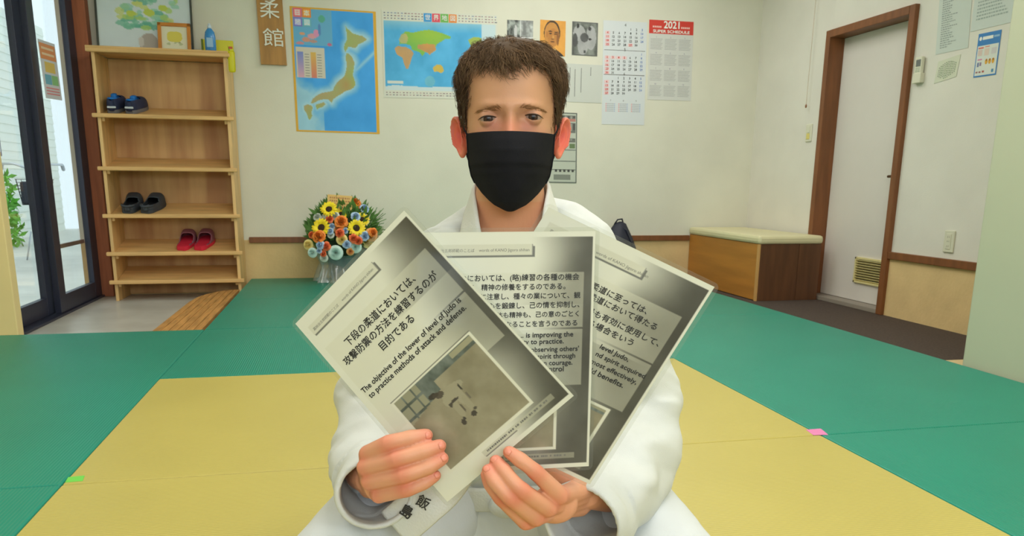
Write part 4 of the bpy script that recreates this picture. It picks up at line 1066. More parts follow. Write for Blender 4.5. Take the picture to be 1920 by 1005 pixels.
cd = Matrix.Translation(Vector(P3(637, 382, 5.62))) @ Matrix.Rotation(math.radians(-12), 4, 'X') @ Matrix.Rotation(math.radians(4), 4, 'Y')
co = MB().box((-.085, 0, -.04), (.085, .003, .06), .0012, M=cd).build('message_card', mat('tan_card', (222, 184, 110), .7), fl, label='tan message card on top')
ck = Ink()
for r in range(4):
    u = -.07
    while u < .065: w = rs.uniform(.006, .013); ck.rect(u, -.045 + r * .021, u + w, -.033 + r * .021, lc_(178, 122, 66)); u += w + .005
ck.build('printing', lambda u, v, z: (cd @ Vector((u, -.0008, -v)))[:], M_INK, co)
# ================================================================== THE THREE LAMINATED SHEETS
SW, SH_ = .210, .297
CORN = {1: ([(554, 607), (758, 394.5), (1076, 742), (839, 941)], [.9738, .9138, .9005, .9605]),
        2: ([(794, 436), (1117, 433), (1104, 874), (790, 890)], [.941, .922, .965, .982]),
        3: ([(1029, 389), (1340, 538), (1106, 908), (795, 762)], [.941, .899, .973, 1.017])}
SHEET = {}
for k, (pp, dd) in CORN.items():
    q = [atd(x, y, d) for (x, y), d in zip(pp, dd)]
    n = np.cross(q[3] - q[0], q[1] - q[0]); n /= np.linalg.norm(n)
    if n @ (CPOS - q[0]) < 0: n = -n
    def fn(u, v, o=0.0, q=q, n=n):
        a, b = u / SW, v / SH_
        return q[0] * (1 - a) * (1 - b) + q[1] * a * (1 - b) + q[2] * a * b + q[3] * (1 - a) * b + n * o
    SHEET[k] = fn
def sstep(x): x = np.clip(x, 0, 1); return x * x * (3 - 2 * x)
CREAM = np.array([226, 227, 210.])
def sheet_print(seed, photo):
    def f(U, V):
        n = vnoise(U * .7, V, seed, 5, 4)[..., None]
        n2 = vnoise(U * .7, V, seed + 3, 3, 2.2)
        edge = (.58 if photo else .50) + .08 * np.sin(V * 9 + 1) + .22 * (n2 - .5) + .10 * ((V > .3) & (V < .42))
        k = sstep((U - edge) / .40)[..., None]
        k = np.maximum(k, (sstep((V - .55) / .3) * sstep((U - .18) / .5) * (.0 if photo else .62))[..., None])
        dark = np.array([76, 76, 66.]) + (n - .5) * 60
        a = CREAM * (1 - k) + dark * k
        for v0, v1 in ((.167, .395), (.405, .640)):
            m = (U > .045) & (U < .938) & (V > v0) & (V < v1); a[m] = a[m] * .50 + np.array([216, 216, 194]) * .50
        P0, P1, Q0, Q1 = (.14, .797, .533, .914) if photo else (.22, .797 if seed < 25 else .880, .655, .914)
        m = (U > P0 - .006) & (U < P1 + .006) & (V > Q0 - .0045) & (V < Q1 + .0045); a[m] = (110, 110, 100)
        m = (U > P0 - .003) & (U < P1 + .003) & (V > Q0 - .0022) & (V < Q1 + .0022); a[m] = (226, 226, 206)
        m = (U > P0 + .010) & (U < P1 - .012) & (V > Q0 + .008) & (V < Q1 - .009)
        s, t = (U - P0) / (P1 - P0), (V - Q0) / (Q1 - Q0)
        b = np.array([146, 140, 114.]) + (vnoise(U, V * 1.4, seed + 7, 5, 7)[..., None] - .5) * 56
        w = (t < .13 + .22 * (1 - s) * (s < .45)); b[w] = np.array([98, 108, 100.]) + ((vnoise(U, V, 3, 3, 22)[..., None] - .5) * 80)[w]
        w2 = w & (s < .30) & (np.abs((s * 9) % 1 - .5) < .42) & (np.abs((t * 7) % 1 - .5) < .4); b[w2] = (150, 150, 124)
        w3 = w & (s > .72) & (t < .09) & (t > .03); b[w3] = (158, 156, 128)
        if photo:
            for x, y, rx, ry, c in ((.485, .66, .085, .022, (160, 155, 129)), (.44, .685, .05, .03, (161, 156, 130)), (.50, .70, .03, .045, (160, 155, 130)), (.44, .735, .022, .045, (157, 152, 126)), (.51, .745, .02, .04, (157, 152, 126)),
                                    (.366, .627, .026, .012, (58, 54, 46)), (.408, .642, .030, .014, (84, 78, 66)), (.385, .632, .022, .009, (70, 64, 54)), (.535, .672, .006, .016, (60, 58, 50)), (.452, .700, .035, .006, (70, 66, 58)), (.418, .706, .012, .009, (72, 68, 58)), (.412, .792, .016, .013, (66, 62, 54)), (.43, .782, .010, .007, (70, 66, 58)), (.494, .792, .020, .012, (66, 62, 54)), (.52, .780, .012, .007, (80, 76, 66)), (.465, .745, .006, .02, (96, 90, 76)), (.54, .72, .005, .02, (110, 104, 90))):
                mm = np.hypot((U - x) / rx, (V - y) / ry) < 1; b[mm] = c
        a[m] = b[m]
        m = (U > .369) & (U < .913) & (V > .933) & (V < .957); a[m] = a[m] * .45 + np.array([190, 190, 166]) * .55
        m = (U > .372) & (U < .62) & (V > .956) & (V < .9615); a[m] = (110, 106, 104)
        # the small title plate with its drop shadow
        def rr(U0, U1, V0, V1): return (U > U0) & (U < U1) & (V > V0) & (V < V1)
        m = rr(.056, .652, .058, .1015); a[m] = (112, 114, 108)
        m = rr(.046, .642, .0495, .0945); a[m] = (150, 150, 142)
        m = rr(.0490, .639, .0515, .0925); a[m] = (214, 214, 194)
        m = (U > .9865) | (V < .0235) | (V > .9835); a[m] = CREAM
        m = (U < .01); a[m] = CREAM
        return a
    return f
M_LAM = film_mat('laminate_film', (.95, .96, .93), .07, .08, .05)
INKD = tuple(linA([42, 42, 40])); INKG = tuple(linA([120, 120, 112]))
def make_sheet(k, label, photo):
    fn = SHEET[k]
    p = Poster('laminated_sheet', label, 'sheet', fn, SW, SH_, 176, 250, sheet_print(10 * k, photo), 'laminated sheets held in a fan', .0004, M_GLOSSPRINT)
    # clear margin of the laminate pouch
    e, r = .0048, .007
    def outline(e, r):
        q = []
        for cx_, cy_, a0 in ((SW + e - r, -e + r, -90), (SW + e - r, SH_ + e - r, 0), (-e + r, SH_ + e - r, 90), (-e + r, -e + r, 180)):
            for i in range(9):
                a = math.radians(a0 + 90 * i / 8); q.append((cx_ + r * math.cos(a), cy_ + r * math.sin(a)))
        return q
    def inner(q): return [(min(max(u, .0002), SW - .0002), min(max(v, .0002), SH_ - .0002)) for u, v in q]
    o = outline(e, r); i_ = inner(o); n = len(o); mb = MB()
    V = [fn(u, v, .00055) - p.org for u, v in i_] + [fn(u, v, .00055) - p.org for u, v in o] + [fn(u, v, -.0001) - p.org for u, v in o]
    mb.add(V, [(a, (a + 1) % n, (a + 1) % n + n, a + n) for a in range(n)] + [(a + n, (a + 1) % n + n, (a + 1) % n + 2 * n, a + 2 * n) for a in range(n)])
    mb.build('laminate_edge', M_LAM, p.o, label='clear laminate margin')
    return p
def line(p, t, a, b, base, bold=.03, col=INKD, serif=None):
    """one line of type from fraction a to b of the width, on the baseline fraction `base`"""
    p.ink.text(t, a * SW, base * SH_, width=(b - a) * SW, col=col, bold=bold)
def caption(p, seed):
    rs = random.Random(seed); u = .40 * SW
    while u < .86 * SW:
        w = rs.uniform(.0012, .003); p.ink.rect(u, .941 * SH_, u + w, .949 * SH_, INKG); u += w + rs.choice((.0006, .0008, .003))
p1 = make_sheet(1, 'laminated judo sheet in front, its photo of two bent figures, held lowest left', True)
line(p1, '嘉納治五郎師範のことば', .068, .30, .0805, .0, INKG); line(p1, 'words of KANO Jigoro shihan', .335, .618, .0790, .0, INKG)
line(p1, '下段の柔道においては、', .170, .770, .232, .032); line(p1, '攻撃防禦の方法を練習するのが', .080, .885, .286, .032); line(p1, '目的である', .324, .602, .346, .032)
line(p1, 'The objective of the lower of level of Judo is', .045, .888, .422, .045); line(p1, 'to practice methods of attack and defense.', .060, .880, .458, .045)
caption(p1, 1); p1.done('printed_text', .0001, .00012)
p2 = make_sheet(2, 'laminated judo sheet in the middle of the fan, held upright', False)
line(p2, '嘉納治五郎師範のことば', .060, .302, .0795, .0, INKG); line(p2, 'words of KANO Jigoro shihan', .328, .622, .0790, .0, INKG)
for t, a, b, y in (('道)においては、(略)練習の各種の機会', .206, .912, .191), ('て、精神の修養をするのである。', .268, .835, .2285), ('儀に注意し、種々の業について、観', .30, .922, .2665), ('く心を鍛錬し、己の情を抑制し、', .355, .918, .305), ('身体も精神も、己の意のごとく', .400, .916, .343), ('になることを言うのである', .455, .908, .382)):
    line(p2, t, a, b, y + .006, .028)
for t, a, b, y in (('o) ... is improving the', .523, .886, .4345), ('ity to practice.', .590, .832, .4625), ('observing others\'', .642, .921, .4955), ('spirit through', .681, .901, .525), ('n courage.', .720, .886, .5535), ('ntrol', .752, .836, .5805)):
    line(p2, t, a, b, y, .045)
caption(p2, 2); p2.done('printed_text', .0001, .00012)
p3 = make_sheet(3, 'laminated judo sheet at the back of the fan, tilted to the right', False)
line(p3, '嘉納治五郎師範のことば', .075, .33, .087, .0, INKG); line(p3, 'words of KANO Jigoro shihan', .360, .674, .0845, .0, INKG)
for t, a, b, y in (('柔道に至っては、', .437, .770, .219), ('柔道において得たる', .455, .856, .262), ('最も有効に使用して、', .485, .915, .319), ('る場合をいう', .530, .794, .364)): line(p3, t, a, b, y, .030)
for t, a, b, y in (('level Judo,', .655, .822, .432), ('nd spirit acquired', .656, .943, .468), ('most effectively,', .654, .922, .506), ('ld benefits.', .680, .872, .544)): line(p3, t, a, b, y, .045)
caption(p3, 3); p3.done('printed_text', .0001, .00012)
# ================================================================== THE SEATED MAN
_E = atd(957, 220, 1.10)
FV = np.array([_sy, _cy, 0.0]); RV = np.array([_cy, -_sy, 0.0]); UV_ = np.array([0, 0, 1.0])
PO = np.array([_E[0], _E[1], 0.0]) + FV * .09
PO[2] = 0
ZE = _E[2]
def toL(P): d = np.asarray(P, float) - PO; return np.array([d @ RV, d @ FV, d[2]])
def L(x, y, dep): return toL(atd(x, y, dep))
def toW(p): return PO + RV * p[0] + FV * p[1] + UV_ * p[2]
def sheet_depth(k, x, y):
    fn = SHEET[k]; p = np.array([.5 * SW, .5 * SH_])
    def pr(p): q = CR @ (fn(*p) - CPOS); return np.array([CX + FPX * q[0] / q[2], CYP + FPX * q[1] / q[2], q[2]])
    for i in range(25):
        r = pr(p)[:2] - [x, y]; J = np.array([(pr(p + 1e-5 * e)[:2] - pr(p)[:2]) / 1e-5 for e in np.eye(2)]).T
        p = p - np.linalg.solve(J, r)
    return pr(p)[2]
def remesh(mb, vox, it=3, fac=.5):
    me = bpy.data.meshes.new('tmp'); me.from_pydata(mb.v, [], mb.f); me.update()
    bm = bmesh.new(); bm.from_mesh(me); bmesh.ops.recalc_face_normals(bm, faces=bm.faces[:]); bm.to_mesh(me); bm.free()
    o = bpy.data.objects.new('tmp', me); COL.objects.link(o)
    md = o.modifiers.new('r', 'REMESH'); md.mode = 'VOXEL'; md.voxel_size = vox
    if it:
        ms = o.modifiers.new('s', 'SMOOTH'); ms.factor = fac; ms.iterations = it
    bpy.context.view_layer.update()
    ev = o.evaluated_get(bpy.context.evaluated_depsgraph_get()); m2 = ev.to_mesh()
    V = np.zeros(len(m2.vertices) * 3); m2.vertices.foreach_get('co', V); V = V.reshape(-1, 3)
    N = np.zeros(len(m2.vertices) * 3); m2.vertices.foreach_get('normal', N); N = N.reshape(-1, 3)
    F = [tuple(p.vertices) for p in m2.polygons]
    ev.to_mesh_clear(); bpy.data.objects.remove(o); bpy.data.meshes.remove(me)
    return V, F, N
def cr(xs, xp, fp):
    """smooth interpolation through the control values"""
    xp = np.array(xp, float); fp = np.array(fp, float); m = np.gradient(fp, xp); x = np.clip(xs, xp[0], xp[-1])
    i = np.clip(np.searchsorted(xp, x) - 1, 0, len(xp) - 2); h = xp[i + 1] - xp[i]; t = (x - xp[i]) / h
    return (2 * t**3 - 3 * t**2 + 1) * fp[i] + (t**3 - 2 * t**2 + t) * h * m[i] + (-2 * t**3 + 3 * t**2) * fp[i + 1] + (t**3 - t**2) * h * m[i + 1]

# ---- head shape: z relative to the eye line
HZ = [-.126, -.118, -.105, -.085, -.065, -.040, -.015, .010, .035, .058, .078, .095, .106, .1130]
HF = [-.052, -.072, -.082, -.086, -.088, -.089, -.090, -.0945, -.0965, -.0940, -.0860, -.0700, -.0480, -.020]
HW = [.018, .030, .042, .053, .0605, .0655, .0685, .0715, .0745, .0750, .0705, .0590, .0430, .0210]
HB = [-.020, -.005, .010, .035, .060, .080, .092, .099, .103, .102, .095, .082, .064, .035]
EYX, EYC, EYR = .0320, -.0760, .0125
def eye_c(sg): return np.array([EYX * sg + (.0005 if sg > 0 else 0), EYC, .0015 * sg])
def head_ring(z, th):
    yf, w, yb = cr(z, HZ, HF), cr(z, HZ, HW), cr(z, HZ, HB)
    ym = .010 * 1.0 + (yb + yf) * .12
    s, c = np.sin(th), np.cos(th)           # th=0 faces the viewer
    e = 2 / 2.35
    x = w * np.sign(s) * np.abs(s) ** e
    y = np.where(c > 0, ym + (yf - ym) * np.abs(c) ** e, ym + (yb - ym) * np.abs(c) ** .92)
    return x, y
def g2(x, z, x0, z0, sx, sz): return np.exp(-((x - x0) / sx) ** 2 - ((z - z0) / sz) ** 2)
def head_feat(x, y, z, front):
    d = np.zeros_like(x); ax = np.abs(x)
    d += -.0050 * g2(ax, z, .027, .0165, .020, .0065)                      # brow ridge
    d += -.0020 * g2(x, z, 0, .018, .014, .010)
    d += .0090 * g2(ax, z, .029, .001, .0155, .0095)                      # sockets
    d += .0040 * g2(ax, z, .013, -.001, .006, .010)
    d += -.0040 * g2(ax, z, .047, -.030, .020, .016)                       # cheeks
    d += .0008 * g2(ax, z, .020, -.021, .012, .006)                        # tear trough
    nz = np.interp(z, [-.060, -.050, -.040, -.028, -.012, .004, .016, .026], [0, .020, .024, .020, .013, .0065, .002, 0])
    nw = np.interp(z, [-.055, -.040, -.02, .004, .02], [.016, .0135, .0105, .0085, .012])
    d += -nz * np.exp(-(ax / nw) ** 2.2)
    d += -.0015 * g2(x, z, 0, .055, .05, .02)
    d += .003 * g2(ax, z, .058, .028, .010, .02)                           # temples
    y = y + d * front
    for sg in (-1, 1):
        e = eye_c(sg); dx, dz = x - e[0], z - e[2]
        R = EYR + .0004 + .0013 / (1 + np.exp(-dz / .0012)); q = R * R - dx * dx - dz * dz
        lid = e[1] - np.sqrt(np.maximum(q, 0)); m = (q > 0) & (front > .5)
        y = np.where(m & (lid < y), lid, y)
        u = dx * sg                                                       # towards the temple
        w = .0145; t = np.clip(u / w, -1, 1)
        up = .0029 * (1 - t * t) ** .75 + .0004 - .0024 * (t > 0) * t * t
        lo = -.0031 * (1 - t * t) ** .8 - .0014 * t
        op = (np.abs(u) < w) & (dz < up) & (dz > lo) & (front > .5)
        y = np.where(op, np.maximum(y, e[1] - np.sqrt(np.maximum(EYR**2 - dx * dx - dz * dz, 0)) + .0022), y)
        cre = np.exp(-((dz - up - .0030) / .0011) ** 2) * (np.abs(u) < .015) * (front > .5)
        y = y + .0016 * cre
    return y
body = MB()
NT, NZ = 300, 250
zz = np.linspace(HZ[0], HZ[-1], NZ); th = np.linspace(0, 2 * np.pi, NT, endpoint=False)
R_ = []
for z in zz:
    x, y = head_ring(z, th); fr = (np.cos(th) > .05).astype(float)
    y = head_feat(x, y, np.full(NT, z), fr)
    R_.append(np.stack([x, y, np.full(NT, z + ZE)], 1).tolist())
body.rings(R_)
# ears
def ear(sg):
    mb = MB(); c = np.array([sg * .0725, .014, ZE - .022]); P = []
    nu, nv = 30, 13
    M = Matrix.Rotation(math.radians(-8), 3, 'X')
    for side in (0, 1):
        rows = []
        for i in range(nv):
            r = i / (nv - 1); row = []
            for k in range(nu):
                a = 2 * math.pi * k / nu
                sh = 1 - .36 * max(0, -math.sin(a)) ** 1.5
                p = .0158 * r * math.cos(a) * sh; q = .0325 * r * math.sin(a)
                dep = .0085 * math.exp(-((r - .90) / .13) ** 2) * (1 if math.sin(a) > -.55 else .4) + .0030 * math.exp(-((r - .55) / .13) ** 2) * max(0, math.cos(a - .5)) - .0085 * math.exp(-(r / .36) ** 2) + .002
                h = dep if side == 0 else -.0070 * (1 - r ** 6) + dep * .2 - .001
                # p: back, q: up, h: outwards/forwards
                ax_p = np.array([sg * .60, .80, 0]); ax_h = np.array([sg * .80, -.60, 0])
                v = c + ax_p * (p + .010) + ax_h * h + np.array([0, 0, q]) + np.array([sg * .004 * (q / .03), .006 * (q / .03), 0])
                row.append(v.tolist())
            rows.append(row)
        P.append(rows)
    f, b = P
    # front disc then back disc reversed, joined on the rim
    rings = [f[i] for i in range(nv)] + [b[i] for i in range(nv - 1, -1, -1)]
    body.rings(rings)
for sg in (-1, 1): ear(sg)
# neck and chest
R_ = []
for z, a, b, c in ((-.085, .052, .052, .020), (-.11, .0555, .056, .022), (-.14, .0575, .056, .026), (-.165, .062, .056, .030), (-.19, .072, .060, .036), (-.215, .085, .066, .042), (-.26, .092, .072, .048), (-.33, .095, .076, .055), (-.45, .10, .07, .06)):
    R_.append([(a * math.sin(t), c - b * math.cos(t) , z + ZE) for t in np.linspace(0, 2 * np.pi, 48, endpoint=False)])
body.rings(R_[::-1])

# hands
KN = []; NAILS = []; TIPS = []
def finger(pts, rad, nail=True):
    P = [L(*p) for p in pts]
    # resample with a smooth bend
    q = []; rr = []
    n = len(P)
    for i in range(n - 1):
        p0, p1, p2, p3 = P[max(i - 1, 0)], P[i], P[i + 1], P[min(i + 2, n - 1)]
        for t in np.linspace(0, 1, 6, endpoint=False):
            q.append(.5 * (2 * p1 + (p2 - p0) * t + (2 * p0 - 5 * p1 + 4 * p2 - p3) * t * t + (-p0 + 3 * p1 - 3 * p2 + p3) * t ** 3))
            rr.append(rad[i] + (rad[i + 1] - rad[i]) * t)
    q.append(P[-1]); rr.append(rad[-1])
    for j in (1, 2):
        if j < n - 1:
            for k in range(len(q)): rr[k] += .0009 * math.exp(-(np.linalg.norm(q[k] - P[j]) / .006) ** 2)
    body.tube(q, rr, 16, round_end=True)
    KN.append(P[1]); KN.append(P[0]); TIPS.append(P[-1])
    if nail: NAILS.append((P[-2], P[-1], rad[-1]))
LH = [[(689, 851, .957), (729, 831, .930), (770, 821, .929), (799, 816, .933)],
      [(685, 876, .955), (744, 861, .926), (794, 846, .925), (824, 836, .929)],
      [(693, 903, .957), (757, 891, .926), (803, 875, .926), (829, 860, .930)],
      [(711, 928, .962), (763, 918, .934), (795, 905, .934), (816, 892, .938)]]
for i, f in enumerate(LH):
    pts = []
    for j, (x, y, d) in enumerate(f):
        pts.append((x, y, d))
    finger(pts, [[.0112, .0097, .0092, .0083], [.0112, .0099, .0093, .0085], [.0112, .0097, .0091, .0082], [.0106, .0087, .0081, .0074]][i])
wl = L(692, 896, 1.045)
for i, f in enumerate(LH):
    body.tube([wl + np.array([0, 0, .016 - .010 * i]), (wl * .4 + L(*f[0]) * .6) + np.array([0, .006, .0]), L(*f[0])], [.0150, .0130, .0112], 14, round_end=True)
body.ball((L(704, 892, .978)).tolist(), (.018, .017, .034), nu=20, nv=12)
body.tube([wl + np.array([.004, 0, .012]), L(705, 856, .998), L(738, 846, .990), L(760, 848, .988), L(776, 849, .985)], [.016, .0145, .0112, .0100, .0082], 14, round_end=True)
RH = [[(1049, 929, .947), (1004, 885, .918), (975, 862, .913), (955, 848, .913)],
      [(1028, 952, .944), (978, 919, .911), (944, 882, .912), (930, 865, .917)],
      [(1005, 970, .948), (957, 934, .913), (928, 903, .910), (915, 882, .914)],
      [(986, 978, .956), (938, 934, .934), (919, 908, .930), (911, 890, .931)]]
for i, f in enumerate(RH):
    finger(f, [[.0122, .0094, .0088, .0079], [.0124, .0096, .0088, .0080], [.0120, .0092, .0084, .0076], [.0110, .0082, .0076, .0068]][i], i < 3)
wr_ = L(1104, 923, 1.030)
for i, f in enumerate(RH):
    body.tube([wr_ + np.array([-.004 * i, 0, .010 - .009 * i]), (wr_ * .4 + L(*f[0]) * .6) + np.array([0, .007, -.002]), L(*f[0])], [.0170, .0145, .0112], 14, round_end=True)
body.ball((L(1040, 945, .975)).tolist(), (.030, .018, .026), nu=20, nv=12)
body.tube([wr_ + np.array([0, .004, .012]), L(1060, 893, 1.028), L(1022, 872, 1.034), L(990, 858, 1.032), L(972, 850, 1.030)], [.017, .0145, .0115, .0105, .0085], 14, round_end=True)
# forearms and upper arms (inside the sleeves)
SHL, SHR = np.array([-.158, .075, ZE - .275]), np.array([.158, .075, ZE - .275])
ELL, ELR = L(705, 790, 1.225), L(1190, 800, 1.225)
for S, E, W in ((SHL, ELL, wl), (SHR, ELR, wr_)):
    M1, M2 = (L(676, 850, 1.165), L(684, 884, 1.095)) if S is SHL else (L(1180, 868, 1.165), L(1136, 924, 1.095))
    body.tube([np.array([0, .06, S[2] - .01]), S, (S + E) / 2, E, M1, M2, W], [.040, .038, .040, .038, .036, .029, .0225], 18, round_end=True)
V, F, N = remesh(body, .0016, 3, .5)
# natural colouring of the skin
sk = np.tile(np.array([206, 154, 121.]), (len(V), 1))
def tint(c, r, rgb, k, sq=None):
    d = (V - np.asarray(c)) / (sq if sq is not None else r); w = (k * np.exp(-(d ** 2).sum(1)))[:, None]
    sk[:] = sk * (1 - w) + np.array(rgb, float) * w
n = vnoise(V[:, 0] * 6 + 3, V[:, 2] * 6 + 3, 7, 4, 5); sk += ((n - .5) * 12)[:, None] * np.array([.6, 1, 1])
for sg in (-1, 1):
    tint((sg * .083, .020, ZE - .02), 1, (226, 92, 74), .85, np.array([.020, .035, .040]))
    tint((sg * .023, -.085, ZE - .012), 1, (196, 112, 102), .5, np.array([.014, .03, .008]))
    tint((sg * .030, -.085, ZE + .006), 1, (176, 120, 92), .45, np.array([.016, .03, .006]))
    tint((sg * .045, -.085, ZE - .030), 1, (222, 142, 112), .5, np.array([.022, .04, .014]))
tint((0, -.10, ZE - .018), 1, (226, 132, 106), .55, np.array([.014, .03, .018]))
tint((0, -.09, ZE + .045), 1, (222, 166, 126), .5, np.array([.05, .05, .03]))
hm = (V[:, 2] < ZE - .27) & (V[:, 1] < .03); sk[hm] = sk[hm] * .25 + np.array([232, 164, 132.]) * .75
for p in KN: tint(p, .0110, (220, 100, 84), .62)
for p in TIPS: tint(p, .012, (230, 122, 104), .5)
nk = (V[:, 2] < ZE - .12) & (V[:, 2] > ZE - .26); sk[nk] = sk[nk] * .5 + np.array([208, 138, 104.]) * .5
M_SKIN = mat('skin', attr=True, rough=.48, sss=.12, bump=.10, bscale=500, spec=.4)
person = raw_obj('person', V, F, M_SKIN, None, linA(np.clip(sk, 0, 255)), True)
person.location = PO.tolist(); person.rotation_euler = (0, 0, -YAW)
tag(person, 'man in a white judo uniform and black mask kneeling and holding three sheets', 'person')

# nails
for a, b, r in NAILS:
    ax = (b - a) / np.linalg.norm(b - a); up = np.array([0, -1.0, .25]); up = up - ax * (up @ ax); up /= np.linalg.norm(up); sd = np.cross(ax, up)
    g = []
    for i in range(6):
        s = i / 5; row = []
        for j in range(7):
            t = (j / 6 * 2 - 1); wv = .58 * (1 - .35 * (2 * s - 1) ** 2)
            ang = t * wv; row.append((b + ax * (-.0018 + .0080 * s) * (1.0) + (up * math.cos(ang) + sd * math.sin(ang)) * (r + .0002) * (1 - .55 * max(0, s - .45) ** 2) - up * .0018 * max(0, s - .5)).tolist())
        g.append(row)
    o = MB().grid(g).build('fingernail', mat('nail_pink', (232, 146, 122), .35), person, True)
    md = o.modifiers.new('thickness', 'SOLIDIFY'); md.thickness = .0008
# eyes
for sg in (-1, 1):
    e = eye_c(sg) + np.array([0, 0, ZE]); rows = []; cols = []
    look = np.array([0.0, -1.0, -.10]); look /= np.linalg.norm(look)
    mb = MB(); q = Vector(look).to_track_quat('Z', 'Y').to_matrix().to_4x4()
    for i in range(25):
        a = math.pi * i / 24; a = min(max(a, .02), 3.12)
        row = []
        for k in range(32):
            p = q @ Vector((EYR * math.sin(a) * math.cos(2 * math.pi * k / 32), EYR * math.sin(a) * math.sin(2 * math.pi * k / 32), EYR * math.cos(a) * (1.0)))
            row.append((p[0] + e[0], p[1] + e[1], p[2] + e[2]))
        rows.append(row); dg = math.degrees(a)
        cols += [(14, 12, 12) if dg < 12 else (66, 44, 34) if dg < 26 else (36, 30, 28) if dg < 30 else (160, 136, 126)] * 32
    mb.rings(rows)
    raw_obj('eye', mb.v, mb.f, mat('eyeball', attr=True, rough=.3, spec=.4), person, linA(np.array(cols)), True)
    # lashes and lid line
    up = MB(); P = []
    for t in np.linspace(-1, 1, 17):
        u = t * .0148; dz = .0029 * max(0, 1 - t * t) ** .75 + .0004 - .0024 * (t > 0) * t * t
        x = e[0] + sg * u; z = e[2] + dz; R = EYR + .0014
        y = e[1] - math.sqrt(max(R * R - u * u - dz * dz, 1e-6)); P.append((x, y, z))
    up.tube(P, [.0003 + .0007 * (1 - t * t) for t in np.linspace(-1, 1, 17)], 6)
    rs = random.Random(3)
    for p in P[2:]:
        for k in range(1):
            d = np.array([sg * rs.uniform(-.1, .5), -.8, rs.uniform(-.1, .5)]); up.tube([np.array(p), np.array(p) + d * .0014, np.array(p) + d * .0026 + [0, 0, .0003]], [.00020, .00015, .00005], 4)
    up.build('eyelashes', mat('lash_brown', (62, 44, 34), .7), person, True)
# ---- brows: short hairs lying on the ridge
def face_y(x, z):
    a = np.linspace(-1.4, 1.4, 400); xs, ys = head_ring(z, a); ys = head_feat(xs, ys, np.full(400, z), np.ones(400)); return float(np.interp(x, xs, ys))
rs = random.Random(21)
for sg in (-1, 1):
    br = MB()
    for k in range(130):
        t = rs.random() ** .85; x = sg * (.0125 + .036 * t); zc = .0116 - .0034 * t ** 1.5 + (.0024 if sg > 0 else 0)
        z = zc + rs.uniform(-1, 1) * .0032 * (1 - .5 * t)
        p0 = np.array([x, face_y(x, z) - .0003, z + ZE]); d = np.array([sg * (.5 + .5 * t), 0, .45 * (1 - t) - .25 * t + rs.uniform(-.2, .2)]); d /= np.linalg.norm(d); l = rs.uniform(.004, .0075)
        x2 = x + d[0] * l; z2 = z + d[2] * l; p2 = np.array([x2, face_y(x2, z2) - .0009, z2 + ZE]); pm = (p0 + p2) / 2 + [0, -.0005, 0]
        br.tube([p0, pm, p2], [.00020, .00016, .00006], 4)
    br.build('eyebrow', mat('brow_hair', (158, 114, 74), .7), person, True)

# ---- hair
def hairline(x, y, z):
    """is this scalp point covered with hair (z from the eye line)"""
    ax = abs(x)
    if y > .045: return z > -.055
    if y > -.012 and ax > .05: return z > (.012 if y > .0 else -.016) if y < .030 else z > -.02
    zl = .074 + .006 * math.cos(x * 60) + .5 * max(0, x) * .10 - (.012 if abs(x) < .014 else 0)
    if ax > .0575: zl = .074 - (ax - .0575) / .006 * .06
    return z > max(zl, -.014)
cap = MB(); rowsV = []; keep = []
cz = np.linspace(-.06, HZ[-1], 90); ct = np.linspace(0, 2 * np.pi, 160, endpoint=False)
CVx = []
for z in cz:
    x, y = head_ring(z, ct); CVx.append(np.stack([x, y, np.full(160, z)], 1))
CVx = np.array(CVx)
mask = np.array([[hairline(*p) for p in r] for r in CVx])
cen = np.array([0, .01, .02]); dirs = CVx - cen; dirs /= np.linalg.norm(dirs, axis=2, keepdims=True)
thick = .0042 - .0022 * (CVx[:, :, 1] < -.05) + .0030 * np.clip((CVx[:, :, 2] - .05) / .05, 0, 1)
cv = CVx + dirs * thick[..., None]
idx = {}
for i in range(89):
    for j in range(160):
        k = (j + 1) % 160
        if mask[i, j] and mask[i, k] and mask[i + 1, j] and mask[i + 1, k]:
            f = []
            for a, b in ((i, j), (i, k), (i + 1, k), (i + 1, j)):
                if (a, b) not in idx: idx[(a, b)] = len(cap.v); cap.v.append((cv[a, b] + [0, 0, ZE]).tolist()); cap.c.append((.5, .5, .5))
                f.append(idx[(a, b)])
            cap.f.append(tuple(f))
tp = [idx[(89, j)] for j in range(160) if (89, j) in idx]
if len(tp) == 160: cap.f.append(tuple(tp))
rs = np.random.RandomState(12)
HV, HFc, HC = [list(v) for v in cap.v], list(cap.f), [[.27, .27, .27]] * len(cap.v)
def strand(P, r0, shade):
    P = np.array(P); n = len(P); T = np.gradient(P, axis=0); T /= np.linalg.norm(T, axis=1, keepdims=True) + 1e-9
    u = np.cross(T, [.3, .8, .52]); u /= np.linalg.norm(u, axis=1, keepdims=True) + 1e-9; w = np.cross(T, u)
    rad = r0 * np.sqrt(np.clip(1.02 - np.linspace(0, 1, n) ** 2, .02, 1))[:, None]
    o = len(HV)
    for k in range(3):
        a = 2 * math.pi * k / 3; HV.extend((P + rad * (math.cos(a) * u + math.sin(a) * w)).tolist())
    for k in range(3):
        kk = (k + 1) % 3
        for i in range(n - 1): HFc.append((o + k * n + i, o + kk * n + i, o + kk * n + i + 1, o + k * n + i + 1))
    HC.extend([[shade] * 3] * (3 * n))
def noise3(p, s): return np.array([math.sin(p[0] * s + 1.3 * math.sin(p[2] * s * .7) + k * 2.1) + math.sin(p[1] * s * 1.3 + k) for k in range(3)]) * .5
cnt = 0
